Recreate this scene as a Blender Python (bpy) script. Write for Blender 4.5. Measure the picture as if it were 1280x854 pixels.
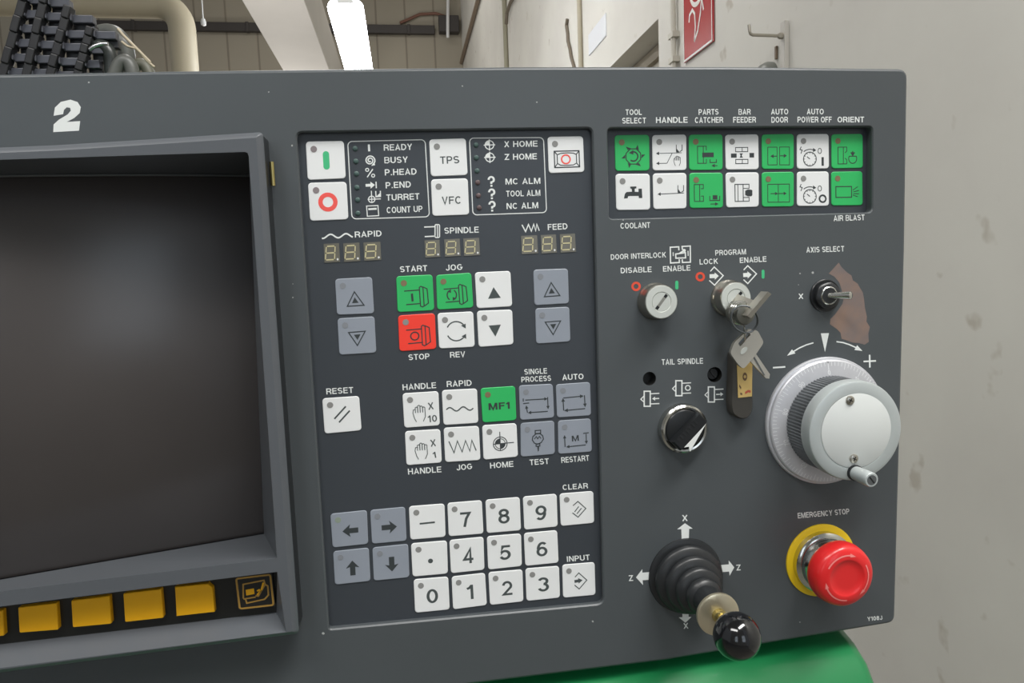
import bpy, bmesh, math, random
from mathutils import Vector, Matrix
import numpy as np
for _o in list(bpy.data.objects): bpy.data.objects.remove(_o)
random.seed(7)
SC = bpy.context.scene
COL = SC.collection

# ------------------------------------------------------------------ camera
# Panel space: x right, y down, w towards the viewer, millimetres, panel face at w = 0.
FPX = 880.0
RX, RY, RZ = 0.09970720849296923, -0.14816194456116985, -0.05114266958665257
TV = np.array([0.7023223118121872, 0.13761831032583036, 365.8752431944292])
def _rot(rx, ry, rz):
    cx, sx, cy, sy, cz, sz = math.cos(rx), math.sin(rx), math.cos(ry), math.sin(ry), math.cos(rz), math.sin(rz)
    X = np.array([[1, 0, 0], [0, cx, -sx], [0, sx, cx]]); Y = np.array([[cy, 0, sy], [0, 1, 0], [-sy, 0, cy]])
    Z = np.array([[cz, -sz, 0], [sz, cz, 0], [0, 0, 1]])
    return Z @ Y @ X
RM = _rot(RX, RY, RZ); CP = -RM.T @ TV
H0 = 1.45 + CP[1] / 1000.0                     # height of the panel origin above the floor
def W3(x, y, w): return Vector((x / 1000.0, -w / 1000.0, H0 - y / 1000.0))
def _dir(px, py): return RM.T @ np.array([(px - 640.5) / FPX, (py - 427) / FPX, 1.0])
def P(px, py, w=0.0):
    d = _dir(px, py); s = (-w - CP[2]) / d[2]; q = CP + s * d
    return (q[0], q[1])
def P3(px, py, w=0.0):
    q = P(px, py, w); return (q[0], q[1], w)
CAMW = W3(CP[0], CP[1], -CP[2])
def ray(px, py):
    d = _dir(px, py); return Vector((d[0], d[2], -d[1]))
def at_x(px, py, X):
    d = ray(px, py); return CAMW + d * ((X - CAMW.x) / d.x)
def at_y(px, py, Y):
    d = ray(px, py); return CAMW + d * ((Y - CAMW.y) / d.y)
def at_z(px, py, Z):
    d = ray(px, py); return CAMW + d * ((Z - CAMW.z) / d.z)

cam = bpy.data.cameras.new('camera'); camo = bpy.data.objects.new('camera', cam); COL.objects.link(camo)
right = Vector((RM[0][0], RM[0][2], -RM[0][1])); up = -Vector((RM[1][0], RM[1][2], -RM[1][1])); back = -Vector((RM[2][0], RM[2][2], -RM[2][1]))
mw = Matrix((right, up, back)).transposed().to_4x4(); mw.translation = CAMW
camo.matrix_world = mw
cam.sensor_width = 36.0; cam.sensor_fit = 'HORIZONTAL'; cam.lens = FPX / 1280.0 * 36.0
cam.shift_x = -0.5 / 1280.0; cam.clip_start = 0.02; cam.clip_end = 200
SC.camera = camo

# ------------------------------------------------------------------ light and exposure
SC.view_settings.view_transform = 'Standard'; SC.view_settings.look = 'None'
SC.view_settings.gamma = 1.0; SC.view_settings.use_curve_mapping = False
SC.view_settings.exposure = 0.0
WLD = bpy.data.worlds.new('hall_daylight'); SC.world = WLD; WLD.use_nodes = True
WLD.node_tree.nodes['Background'].inputs[0].default_value = (0.93, 0.97, 1.0, 1)
WLD.node_tree.nodes['Background'].inputs[1].default_value = 0.30
def area(name, loc, target, sx, sy, power, col=(1, 0.98, 0.95)):
    l = bpy.data.lights.new(name, 'AREA'); l.shape = 'RECTANGLE'; l.size = sx; l.size_y = sy; l.energy = power; l.color = col
    o = bpy.data.objects.new(name, l); COL.objects.link(o); o.location = loc
    o.rotation_euler = (Vector(target) - Vector(loc)).to_track_quat('-Z', 'Y').to_euler()
    return o
area('ceiling_light_right', (0.55, -0.75, 3.2), (0.1, 0, 1.3), 1.3, 0.3, 44)
area('ceiling_light_left', (-1.1, -1.2, 3.4), (-0.1, 0, 1.3), 1.5, 0.4, 26)
area('ceiling_light_wall', (-0.6, 3.2, 5.2), (1.4, 4.2, 2.2), 1.5, 0.5, 74)
area('ceiling_light_hall', (-1.0, 9.5, 7.0), (-1.0, 10.5, 4.5), 3.0, 1.0, 70)
def fill_point(name, loc, power):
    l = bpy.data.lights.new(name, 'POINT'); l.energy = power; l.shadow_soft_size = 0.2; l.color = (1, 0.97, 0.93)
    o = bpy.data.objects.new(name, l); COL.objects.link(o); o.location = loc
fill_point('beam_fill_near', (-1.2, 6.6, 2.3), 72); fill_point('beam_fill_far', (-1.6, 10.2, 2.6), 110)  # unseen fill lights, added to brighten the beam underside from below

# ------------------------------------------------------------------ materials
def lin(c): return tuple(((v / 255.0) / 12.92 if v / 255.0 <= 0.04045 else ((v / 255.0 + 0.055) / 1.055) ** 2.4) for v in c)
MATS = {}
def mat(name, rgb, rough=0.5, metal=0.0, coat=0.0, noise=0.0, nscale=60.0, bump=0.0, emit=None, spec=0.5, rgb2=None):
    if name in MATS: return MATS[name]
    m = bpy.data.materials.new(name); m.use_nodes = True; nt = m.node_tree; b = nt.nodes['Principled BSDF']
    c = lin(rgb) + (1,)
    b.inputs['Base Color'].default_value = c; b.inputs['Roughness'].default_value = rough; b.inputs['Metallic'].default_value = metal
    b.inputs['Specular IOR Level'].default_value = spec
    if coat: b.inputs['Coat Weight'].default_value = coat; b.inputs['Coat Roughness'].default_value = 0.08
    tc = nt.nodes.new('ShaderNodeTexCoord'); nz = nt.nodes.new('ShaderNodeTexNoise')
    nz.inputs['Scale'].default_value = nscale; nz.inputs['Detail'].default_value = 5.0
    nt.links.new(tc.outputs['Object'], nz.inputs['Vector'])
    rp = nt.nodes.new('ShaderNodeValToRGB')
    c2 = lin(rgb2) + (1,) if rgb2 else tuple(v * (1 - noise) for v in c[:3]) + (1,)
    rp.color_ramp.elements[0].position = 0.3; rp.color_ramp.elements[1].position = 0.7
    rp.color_ramp.elements[0].color = c2; rp.color_ramp.elements[1].color = c
    nt.links.new(nz.outputs['Fac'], rp.inputs['Fac']); nt.links.new(rp.outputs['Color'], b.inputs['Base Color'])
    if bump:
        bp = nt.nodes.new('ShaderNodeBump'); bp.inputs['Strength'].default_value = bump; bp.inputs['Distance'].default_value = 0.0006
        n2 = nt.nodes.new('ShaderNodeTexNoise'); n2.inputs['Scale'].default_value = nscale * 14; nt.links.new(tc.outputs['Object'], n2.inputs['Vector'])
        nt.links.new(n2.outputs['Fac'], bp.inputs['Height']); nt.links.new(bp.outputs['Normal'], b.inputs['Normal'])
    if emit:
        b.inputs['Emission Color'].default_value = lin(emit[0]) + (1,); b.inputs['Emission Strength'].default_value = emit[1]
    MATS[name] = m
    return m
PAINT = mat('charcoal_paint', (79, 84, 87), 0.40, noise=0.10, nscale=9, bump=0.10)
BEZEL = mat('bezel_plastic', (90, 94, 99), 0.40, noise=0.06, nscale=14, bump=0.06)
MEMB = mat('keypad_film', (60, 65, 71), 0.38, noise=0.08, nscale=12)
WHITE = mat('white_key', (236, 238, 238), 0.38, noise=0.02)
GREEN = mat('green_key', (48, 186, 100), 0.40, noise=0.03)
RED = mat('red_key', (250, 66, 50), 0.40, noise=0.03)
GREY = mat('grey_key', (146, 153, 164), 0.38, noise=0.03)
INK = mat('dark_ink', (72, 80, 80), 0.6)
INKB = mat('near_black_ink', (52, 58, 60), 0.6)
GINK = mat('green_ink', (70, 190, 130), 0.5)
RINK = mat('red_ink', (244, 92, 84), 0.5)
DOTG = mat('lamp_grey', (142, 142, 140), 0.4)
DOTR = mat('lamp_red', (128, 112, 84), 0.4)
DOTX = mat('lamp_faint', (133, 137, 143), 0.4)
DOTY = mat('lamp_olive', (140, 152, 138), 0.4)
DOTB = mat('lamp_bluegrey', (138, 128, 130), 0.4)
LEGEND = mat('legend_white', (232, 236, 234), 0.55)
LEGWARN = mat('legend_red', (226, 82, 58), 0.5)
LEDG = mat('led_green', (70, 92, 88), 0.3)
LEDR = mat('led_red', (96, 80, 80), 0.3)
SEGBG = mat('digit_window', (112, 110, 100), 0.25, noise=0.15, nscale=90)
SEG = mat('digit_segment', (200, 192, 150), 0.4)
BLACK = mat('black_plastic', (30, 32, 34), 0.32, noise=0.05)
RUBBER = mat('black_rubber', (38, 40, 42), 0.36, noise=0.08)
BALL = mat('black_ball', (18, 19, 22), 0.12, coat=0.6)
CHROME = mat('chrome', (205, 205, 200), 0.16, 1.0)
STEEL = mat('nickel', (190, 186, 176), 0.30, 1.0)
LOCKF = mat('satin_steel', (216, 220, 214), 0.45, 0.4)
ALU = mat('brushed_aluminium', (206, 207, 212), 0.36, 0.35, noise=0.05, nscale=200)
ALUK = mat('knob_aluminium', (190, 197, 197), 0.42, 0.3, noise=0.03)
DISC = mat('disc_white', (214, 218, 216), 0.45)
KNURL = mat('knurl_aluminium', (120, 124, 126), 0.4, 0.75)
YEL = mat('yellow_ring', (238, 200, 26), 0.45)
ESTOP = mat('estop_red', (222, 38, 40), 0.30, coat=0.2)
ESTOPI = mat('estop_arrow', (236, 132, 128), 0.4)
YKEY = mat('amber_key', (250, 184, 14), 0.42, noise=0.08, nscale=30)
GOLD = mat('gold_ink', (176, 136, 62), 0.5)
SLOT = mat('soft_key_strip', (34, 34, 32), 0.35)
MASKM = mat('screen_mask', (52, 54, 56), 0.4)
BEAD = mat('screen_bead', (92, 96, 98), 0.4)
BRASS = mat('brass', (196, 180, 120), 0.3, 1.0)
WASH = mat('cream_metal', (214, 204, 178), 0.28, 0.8)
RUST = mat('worn_paint', (140, 116, 102), 0.5, nscale=70, rgb2=(116, 108, 108))
TAGY = mat('tag_label', (214, 184, 116), 0.5, noise=0.12, nscale=70)
KEYM = mat('key_nickel', (204, 200, 190), 0.36, 0.75)
MGREEN = mat('machine_green', (26, 126, 72), 0.34, noise=0.12, nscale=6, coat=0.2)

# ------------------------------------------------------------------ mesh helpers
def link(o, parent=None):
    COL.objects.link(o)
    if parent is not None: o.parent = parent
    return o
def tagp(o, label=None, cat=None, group=None, kind=None):
    if label: o['label'] = label
    if cat: o['category'] = cat
    if group: o['group'] = group
    if kind: o['kind'] = kind
    return o
def empty(name, loc, label=None, cat=None, group=None):
    o = bpy.data.objects.new(name, None); o.empty_display_size = 0.02; COL.objects.link(o); o.location = loc
    return tagp(o, label, cat, group)
class MB:
    """collects faces in panel or world space, then links them as ONE mesh object"""
    def __init__(s, panel=True): s.v = []; s.f = []; s.m = []; s.mats = []; s.panel = panel
    def mi(s, m):
        if m not in s.mats: s.mats.append(m)
        return s.mats.index(m)
    def add(s, verts, faces, m):
        b = len(s.v); s.v += [tuple(v) for v in verts]; k = s.mi(m)
        for f in faces: s.f.append([b + i for i in f]); s.m.append(k)
    def poly(s, verts, m): s.add(verts, [list(range(len(verts)))], m)
    def loops(s, loops, m, cap0=False, cap1=False, closed=True):
        n = len(loops[0]); vs = [p for l in loops for p in l]; fs = []
        for k in range(len(loops) - 1):
            for i in range(n if closed else n - 1):
                j = (i + 1) % n
                fs.append([k * n + i, k * n + j, (k + 1) * n + j, (k + 1) * n + i])
        if cap0: fs.append(list(range(n))[::-1])
        if cap1: fs.append([(len(loops) - 1) * n + i for i in range(n)])
        s.add(vs, fs, m)
    def tube(s, pts, r, m, n=10, caps=True):
        pts = [Vector(p) for p in pts]; L = []; prev = None
        for i, p in enumerate(pts):
            t = (pts[min(i + 1, len(pts) - 1)] - pts[max(i - 1, 0)]).normalized()
            if prev is None: a = t.orthogonal().normalized()
            else: a = (prev - t * prev.dot(t)).normalized()
            prev = a; b = t.cross(a); rr = r[i] if isinstance(r, (list, tuple)) else r
            L.append([p + (a * math.cos(2 * math.pi * k / n) + b * math.sin(2 * math.pi * k / n)) * rr for k in range(n)])
        s.loops(L, m, caps, caps)
    def lathe(s, o, axis, prof, m, n=40, cap0=False, cap1=True, rfun=None):
        o = Vector(o); ax = Vector(axis).normalized(); a = ax.orthogonal().normalized(); b = ax.cross(a); L = []
        for r, h in prof:
            L.append([o + ax * h + (a * math.cos(2 * math.pi * k / n) + b * math.sin(2 * math.pi * k / n)) * (r if rfun is None else rfun(r, k)) for k in range(n)])
        s.loops(L, m, cap0, cap1)
    def box(s, c, d, m, rot=None):
        c = Vector(c); d = Vector(d) / 2; vs = []
        for x in (-1, 1):
            for y in (-1, 1):
                for z in (-1, 1):
                    q = Vector((x * d.x, y * d.y, z * d.z))
                    if rot is not None: q = rot @ q
                    vs.append(c + q)
        s.add(vs, [[0, 1, 3, 2], [4, 6, 7, 5], [0, 4, 5, 1], [2, 3, 7, 6], [0, 2, 6, 4], [1, 5, 7, 3]], m)
    def build(s, name, parent=None, origin=None, smooth=None, bevel=0.0, flip=False):
        me = bpy.data.meshes.new(name); pts = [W3(*v) if s.panel else Vector(v) for v in s.v]
        pl = Vector((0, 0, 0))
        if origin is None:
            lo = Vector((min(p.x for p in pts), min(p.y for p in pts), min(p.z for p in pts))); hi = Vector((max(p.x for p in pts), max(p.y for p in pts), max(p.z for p in pts)))
            origin = (lo + hi) / 2
        origin = Vector(origin)
        me.from_pydata([p - origin for p in pts], [], s.f)
        for m in s.mats: me.materials.append(m)
        for p, k in zip(me.polygons, s.m): p.material_index = k
        bm = bmesh.new(); bm.from_mesh(me); bmesh.ops.recalc_face_normals(bm, faces=bm.faces)
        bm.to_mesh(me); bm.free()
        if smooth is not None:
            me.polygons.foreach_set('use_smooth', [True] * len(me.polygons)); me.set_sharp_from_angle(angle=math.radians(smooth))
        o = bpy.data.objects.new(name, me); COL.objects.link(o)
        o.location = origin
        if parent is not None:
            o.parent = parent; o.location = origin - WL(parent)
        if bevel:
            md = o.modifiers.new('bevel', 'BEVEL'); md.width = bevel; md.segments = 3; md.limit_method = 'ANGLE'
        return o
def WL(o):
    l = Vector(o.location)
    while o.parent is not None: o = o.parent; l += Vector(o.location)
    return l
def arc(cx, cy, rx, ry, a0, a1, n=16):
    return [(cx + rx * math.cos(math.radians(a0 + (a1 - a0) * i / n)), cy + ry * math.sin(math.radians(a0 + (a1 - a0) * i / n))) for i in range(n + 1)]

def stroke_quads(pts, w, closed=False):
    n = len(pts); lo = []; hi = []; out = []
    for i, p in enumerate(pts):
        p = Vector(p)
        a = Vector(pts[(i - 1) % n]) if (closed or i > 0) else None; b = Vector(pts[(i + 1) % n]) if (closed or i < n - 1) else None
        d1 = (p - a).normalized() if a is not None else None; d2 = (b - p).normalized() if b is not None else None
        if d1 is None: d1 = d2
        if d2 is None: d2 = d1
        n1 = Vector((-d1.y, d1.x)); n2 = Vector((-d2.y, d2.x)); q = n1 + n2
        q = n1 if q.length < 1e-6 else q.normalized()
        k = 1.0 / max(0.45, q.dot(n1)); lo.append(p - q * w / 2 * k); hi.append(p + q * w / 2 * k)
    for i in range(n if closed else n - 1):
        j = (i + 1) % n
        out.append([lo[i], lo[j], hi[j], hi[i]])
    return out
GW = dict(zip('ABCDEFGHIJKLMNOPQRSTUVWXYZ0123456789.? ', [.74, .7, .74, .72, .64, .6, .78, .72, .2, .54, .72, .58, .86, .74, .78, .67, .78, .72, .68, .64, .72, .7, .98, .7, .7, .64] + [.6] + [.36] + [.6] * 8 + [.2, .6, .28]))
def glyph(c, t):
    """strokes (points, closed) of one grotesque capital, cap height 1, y up"""
    w = GW[c]; l, r, b, T, m = t / 2, w - t / 2, t / 2, 1 - t / 2, 0.52; cx = w / 2; rx = cx - t / 2
    E = lambda cx_, cy_, rx_, ry_, a0, a1, n=12: arc(cx_, cy_, rx_, ry_, a0, a1, n)
    q = (1 - t) / 4
    S = {'A': [([(l * .9, 0), (cx, 1 - t * .35), (w - l * .9, 0)], 0), ([(w * .2, .3), (w * .8, .3)], 0)],
     'B': [([(l, 0), (l, 1)], 0), ([(l, T), (r - .26, T)] + E(r - .25, (T + m) / 2, .22, (T - m) / 2, 90, -90), 0), ([(l, b), (r - .24, b)] + E(r - .24, (m + b) / 2, .24, (m - b) / 2, -90, 90) + [(l, m)], 0)],
     'C': [(E(cx, .5, rx, .5 - b, 42, 318, 20), 0)], 'G': [(E(cx, .5, rx, .5 - b, 42, 325, 20) + [(r, .46)], 0), ([(cx + .02, .46), (w, .46)], 0)],
     'D': [([(l, b), (cx - .06, b)] + E(cx - .06, .5, r - cx + .06, .5 - b, -90, 90, 16) + [(l, T)], 0), ([(l, 0), (l, 1)], 0)],
     'E': [([(l, 0), (l, 1)], 0), ([(l, T), (w, T)], 0), ([(l, m), (w * .93, m)], 0), ([(l, b), (w, b)], 0)], 'F': [([(l, 0), (l, 1)], 0), ([(l, T), (w, T)], 0), ([(l, m), (w * .9, m)], 0)],
     'H': [([(l, 0), (l, 1)], 0), ([(r, 0), (r, 1)], 0), ([(l, m), (r, m)], 0)], 'I': [([(cx, 0), (cx, 1)], 0)],
     'J': [([(r, 1), (r, .3)] + E(cx, .3, rx, .3 - b, 0, -180, 12), 0)], 'K': [([(l, 0), (l, 1)], 0), ([(l, .36), (w - l, 1)], 0), ([(w * .42, .58), (w - l * .9, 0)], 0)],
     'L': [([(l, 1), (l, 0)], 0), ([(l, b), (w, b)], 0)], 'M': [([(l, 0), (l, 1)], 0), ([(r, 0), (r, 1)], 0), ([(l + t * .2, 1), (cx, .06), (r - t * .2, 1)], 0)],
     'N': [([(l, 0), (l, 1)], 0), ([(r, 0), (r, 1)], 0), ([(l + t * .1, 1), (r - t * .1, 0)], 0)], 'O': [(E(cx, .5, rx, .5 - b, 0, 360, 24)[:-1], 1)],
     'P': [([(l, 0), (l, 1)], 0), ([(l, T), (r - .25, T)] + E(r - .24, (T + .44) / 2, .24, (T - .44) / 2, 90, -90) + [(l, .44)], 0)],
     'Q': [(E(cx, .5, rx, .5 - b, 0, 360, 24)[:-1], 1), ([(cx + .05, .25), (w, -.02)], 0)],
     'R': [([(l, 0), (l, 1)], 0), ([(l, T), (r - .25, T)] + E(r - .24, (T + .48) / 2, .24, (T - .48) / 2, 90, -90) + [(l, .48)], 0), ([(w * .52, .48), (r - .03, .3), (r, 0)], 0)],
     'S': [(E(cx, 1 - t / 2 - q, rx, q, 28, 250, 14) + E(cx, t / 2 + q, rx, q, 70, -152, 14), 0)], 'T': [([(0, T), (w, T)], 0), ([(cx, 0), (cx, T)], 0)],
     'U': [([(l, 1), (l, .34)] + E(cx, .34, rx, .34 - b, 180, 360, 14) + [(r, 1)], 0)], 'V': [([(l * .9, 1), (cx, t * .3), (w - l * .9, 1)], 0)],
     'W': [([(l * .9, 1), (w * .26, t * .3), (cx, 1), (w * .74, t * .3), (w - l * .9, 1)], 0)], 'X': [([(l, 0), (r, 1)], 0), ([(l, 1), (r, 0)], 0)], 'Y': [([(l * .9, 1), (cx, .42), (w - l * .9, 1)], 0), ([(cx, 0), (cx, .46)], 0)],
     'Z': [([(0, T), (r, T), (l, b), (w, b)], 0)],
     '0': [(E(cx, .5, rx, .5 - b, 0, 360, 24)[:-1], 1)], '1': [([(w - t / 2 - .02, 0), (w - t / 2 - .02, 1)], 0), ([(0, .74), (w * .4, .8), (w - t / 2 - .02, .97)], 0)],
     '2': [(E(cx, T - .26, rx, .26, 172, -28, 14) + [(l + .02, b), (w, b)], 0)], '3': [(E(cx, (T + .53) / 2, rx * .92, (T - .53) / 2, 160, -80, 14), 0), (E(cx, (.53 + b) / 2, rx, (.53 - b) / 2, 85, -162, 14), 0)],
     '4': [([(w * .72, 0), (w * .72, .98), (l, .28), (w, .28)], 0)], '5': [([(w * .92, T), (l + .1, T), (l + .03, .5)] + E(cx - .02, .34, rx, .34 - b, 140, -155, 16), 0)],
     '6': [(E(cx, .33, rx, .33 - b, 0, 360, 20)[:-1], 1), (E(cx + .04, .5, rx + .02, .5 - b, 180, 50, 12), 0)], '9': [(E(cx, .67, rx, .33 - b, 0, 360, 20)[:-1], 1), (E(cx - .04, .5, rx + .02, .5 - b, 0, -130, 12), 0)],
     '7': [([(0, T), (r, T), (w * .56, .55), (w * .38, 0)], 0)], '8': [(E(cx, (T + .54) / 2, rx * .88, (T - .54) / 2, 0, 360, 20)[:-1], 1), (E(cx, (.54 + b) / 2, rx, (.54 - b) / 2, 0, 360, 20)[:-1], 1)],
     '.': [([(cx, 0), (cx, t * 1.1)], 0)], '?': [(E(cx, T - .26, rx, .26, 180, -40, 14) + [(cx, .42), (cx, .26)], 0), ([(cx, 0), (cx, t)], 0)], ' ': []}
    return w, S[c]
_TX = {}
def text_geo(t, bold=0.15):
    """a word as flat strokes: vertices in (0..1 of its width, cap heights), faces, aspect"""
    k = (t, bold)
    if k in _TX: return _TX[k]
    vs = []; fs = []; x = 0.0
    for c in t:
        tb = bold * (0.8 if c == 'B' else 1.0); w, st = glyph(c, tb)
        for pts, cl in st:
            for q in stroke_quads(pts, tb, bool(cl)):
                fs.append(list(range(len(vs), len(vs) + 4))); vs += [(v.x + x, v.y) for v in q]
        x += w + 0.13
    x0 = min(v[0] for v in vs); x1 = max(v[0] for v in vs)
    if t == '1': x0 = min(x0, 0)
    _TX[k] = ([((v[0] - x0) / (x1 - x0), v[1]) for v in vs], fs, x1 - x0)
    return _TX[k]

class Ink:
    """flat print: figures in a 2-D frame, mapped onto a surface by fn(u, v) -> (x, y, w)"""
    def __init__(s, mb, fn): s.mb = mb; s.fn = fn; s.n = 0
    def up(s, p, k):                     # print layers lie a hair above one another so that crossing strokes never coincide
        return (p[0], p[1], p[2] + 0.0015 * (k % 9)) if s.mb.panel else p
    def F(s, pts, m=None): s.n += 1; s.mb.poly([s.up(s.fn(*p), s.n) for p in pts], m or INK)
    def L(s, pts, w, m=None, closed=False):
        for q in stroke_quads(pts, w, closed): s.F(q, m)
    def R(s, x0, y0, x1, y1, w, m=None): s.L([(x0, y0), (x1, y0), (x1, y1), (x0, y1)], w, m, True)
    def C(s, cx, cy, r, w, m=None, ry=None, n=24): s.L(arc(cx, cy, r, ry or r, 0, 360, n)[:-1], w, m, True)
    def D(s, cx, cy, r, m=None, n=20): s.F(arc(cx, cy, r, r, 0, 360, n)[:-1], m)
    def A(s, tip, frm, hw, hl, w, m=None):
        """arrow from frm to tip"""
        t = Vector(tip); f = Vector(frm); d = (t - f).normalized(); nn = Vector((-d.y, d.x)); b = t - d * hl
        if (b - f).dot(d) > 0: s.L([f, b], w, m)
        s.F([t, b + nn * hw, b - nn * hw], m)
    def T(s, t, x0, y0, x1, y1, h, m=None, bold=0.15):
        vs, fs, asp = text_geo(t, bold); d = Vector((x1 - x0, y1 - y0)); L = d.length; e = d / L; upv = Vector((e.y, -e.x))
        s.mb.add([s.up(s.fn(*(Vector((x0, y0)) + d * a + upv * (h * b))), i // 4) for i, (a, b) in enumerate(vs)], fs, m or INK)
def quadmap(q, w):
    """(u, v) in the unit square -> panel space, q = four panel corners TL TR BR BL"""
    def fn(u, v):
        x = (q[0][0] * (1 - u) + q[1][0] * u) * (1 - v) + (q[3][0] * (1 - u) + q[2][0] * u) * v
        y = (q[0][1] * (1 - u) + q[1][1] * u) * (1 - v) + (q[3][1] * (1 - u) + q[2][1] * u) * v
        return (x, y, w)
    return fn
def rrect(x0, y0, x1, y1, r, n=5, ry=None):
    ry = ry or r; o = []
    for cx, cy, a in ((x1 - r, y0 + ry, -90), (x1 - r, y1 - ry, 0), (x0 + r, y1 - ry, 90), (x0 + r, y0 + ry, 180)):
        o += arc(cx, cy, r, ry, a, a + 90, n)
    return o

# ------------------------------------------------------------------ the hall
WALLX = 1.3547 + CAMW.x - (-0.0547) - 0.0547
def wallmat():
    m = bpy.data.materials.new('cream_plaster'); m.use_nodes = True; nt = m.node_tree; b = nt.nodes['Principled BSDF']
    tc = nt.nodes.new('ShaderNodeTexCoord'); n1 = nt.nodes.new('ShaderNodeTexNoise'); n1.inputs['Scale'].default_value = 1.6; n1.inputs['Detail'].default_value = 8
    r1 = nt.nodes.new('ShaderNodeValToRGB'); r1.color_ramp.elements[0].position = 0.35; r1.color_ramp.elements[1].position = 0.65
    r1.color_ramp.elements[0].color = lin((206, 203, 196)) + (1,); r1.color_ramp.elements[1].color = lin((216, 214, 206)) + (1,)
    n2 = nt.nodes.new('ShaderNodeTexNoise'); n2.inputs['Scale'].default_value = 9; n2.inputs['Detail'].default_value = 3
    r2 = nt.nodes.new('ShaderNodeValToRGB'); r2.color_ramp.elements[0].position = 0.66; r2.color_ramp.elements[1].position = 0.74
    r2.color_ramp.elements[0].color = (0, 0, 0, 1); r2.color_ramp.elements[1].color = (0.55, 0.55, 0.55, 1)
    mx = nt.nodes.new('ShaderNodeMixRGB'); mx.inputs['Color2'].default_value = lin((168, 158, 142)) + (1,)
    L = nt.links.new
    L(tc.outputs['Object'], n1.inputs['Vector']); L(tc.outputs['Object'], n2.inputs['Vector']); L(n1.outputs['Fac'], r1.inputs['Fac']); L(n2.outputs['Fac'], r2.inputs['Fac'])
    L(r1.outputs['Color'], mx.inputs['Color1']); L(r2.outputs['Color'], mx.inputs['Fac']); L(mx.outputs['Color'], b.inputs['Base Color'])
    b.inputs['Roughness'].default_value = 0.75
    bp = nt.nodes.new('ShaderNodeBump'); bp.inputs['Strength'].default_value = 0.25; bp.inputs['Distance'].default_value = 0.004
    L(n1.outputs['Fac'], bp.inputs['Height']); L(bp.outputs['Normal'], b.inputs['Normal'])
    return m
PLASTER = wallmat()
def panelmat():
    m = bpy.data.materials.new('clad_wall'); m.use_nodes = True; nt = m.node_tree; b = nt.nodes['Principled BSDF']
    tc = nt.nodes.new('ShaderNodeTexCoord'); sp = nt.nodes.new('ShaderNodeSeparateXYZ'); md = nt.nodes.new('ShaderNodeMath'); md.operation = 'WRAP'
    md.inputs[1].default_value = 0.55; md.inputs[2].default_value = 0.0
    lt = nt.nodes.new('ShaderNodeMath'); lt.operation = 'LESS_THAN'; lt.inputs[1].default_value = 0.035
    mx = nt.nodes.new('ShaderNodeMixRGB'); mx.inputs['Color1'].default_value = lin((158, 151, 136)) + (1,); mx.inputs['Color2'].default_value = lin((132, 124, 111)) + (1,)
    L = nt.links.new
    L(tc.outputs['Object'], sp.inputs[0]); L(sp.outputs['X'], md.inputs[0]); L(md.outputs[0], lt.inputs[0]); L(lt.outputs[0], mx.inputs['Fac']); L(mx.outputs['Color'], b.inputs['Base Color'])
    b.inputs['Roughness'].default_value = 0.7
    return m
CLAD = panelmat()
CONC = mat('hall_floor', (128, 124, 116), 0.7, noise=0.2, nscale=2)
CEIL = mat('hall_ceiling', (188, 182, 172), 0.8, noise=0.05, nscale=1)
BEAMM = mat('beam_paint', (206, 202, 196), 0.7, noise=0.06, nscale=2)
REVEAL = mat('door_reveal', (150, 140, 122), 0.7, noise=0.06, nscale=3)
DOORM = mat('door_paint', (186, 180, 164), 0.55, noise=0.05, nscale=3)
BACKY = at_x(577, 40, WALLX).y
def struct(mb, name):
    o = mb.build(name); o['kind'] = 'structure'; return o
b = MB(False); b.box((-6.2, BACKY / 2 - 2.0, -0.05), (15.9, BACKY + 5, 0.1), CONC); struct(b, 'floor')
b = MB(False); b.box((-1.5, BACKY / 2 - 1.6, 7.65), (9.4, BACKY + 4, 0.1), CEIL); struct(b, 'ceiling')
b = MB(False); b.box((-6.4, BACKY + 0.1, 3.8), (15.5, 0.2, 7.6), CLAD); struct(b, 'wall_back')
# right wall with a door opening
dy0 = at_x(826, 40, WALLX).y; dtop = at_x(825, 21, WALLX).z; dy1 = dy0 + 1.05; WT = 0.26
b = MB(False)
b.box((WALLX + WT / 2, (-2.0 + dy0) / 2, 3.8), (WT, dy0 + 2.0, 7.6), PLASTER)
b.box((WALLX + WT / 2, (dy1 + BACKY) / 2, 3.8), (WT, BACKY - dy1, 7.6), PLASTER)
b.box((WALLX + WT / 2, (dy0 + dy1) / 2, (dtop + 7.6) / 2), (WT, dy1 - dy0, 7.6 - dtop), PLASTER)
struct(b, 'wall_right')
b = MB(False); xr = WALLX + 0.17
b.box((xr + 0.03, (dy0 + dy1) / 2, dtop / 2), (0.05, dy1 - dy0 - 0.02, dtop - 0.02), DOORM)
for yy in (dy0 + 0.04, dy1 - 0.04): b.box((xr, yy, dtop / 2), (0.06, 0.07, dtop - 0.01), REVEAL)
b.box((xr, (dy0 + dy1) / 2, dtop - 0.04), (0.06, dy1 - dy0 - 0.01, 0.07), REVEAL)
struct(b, 'door_1')
b = MB(False)
b.box((WALLX - 0.008, (dy0 - 0.09), dtop / 2 + 0.05), (0.016, 0.16, dtop + 0.3), PLASTER); struct(b, 'trim_1')

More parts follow.
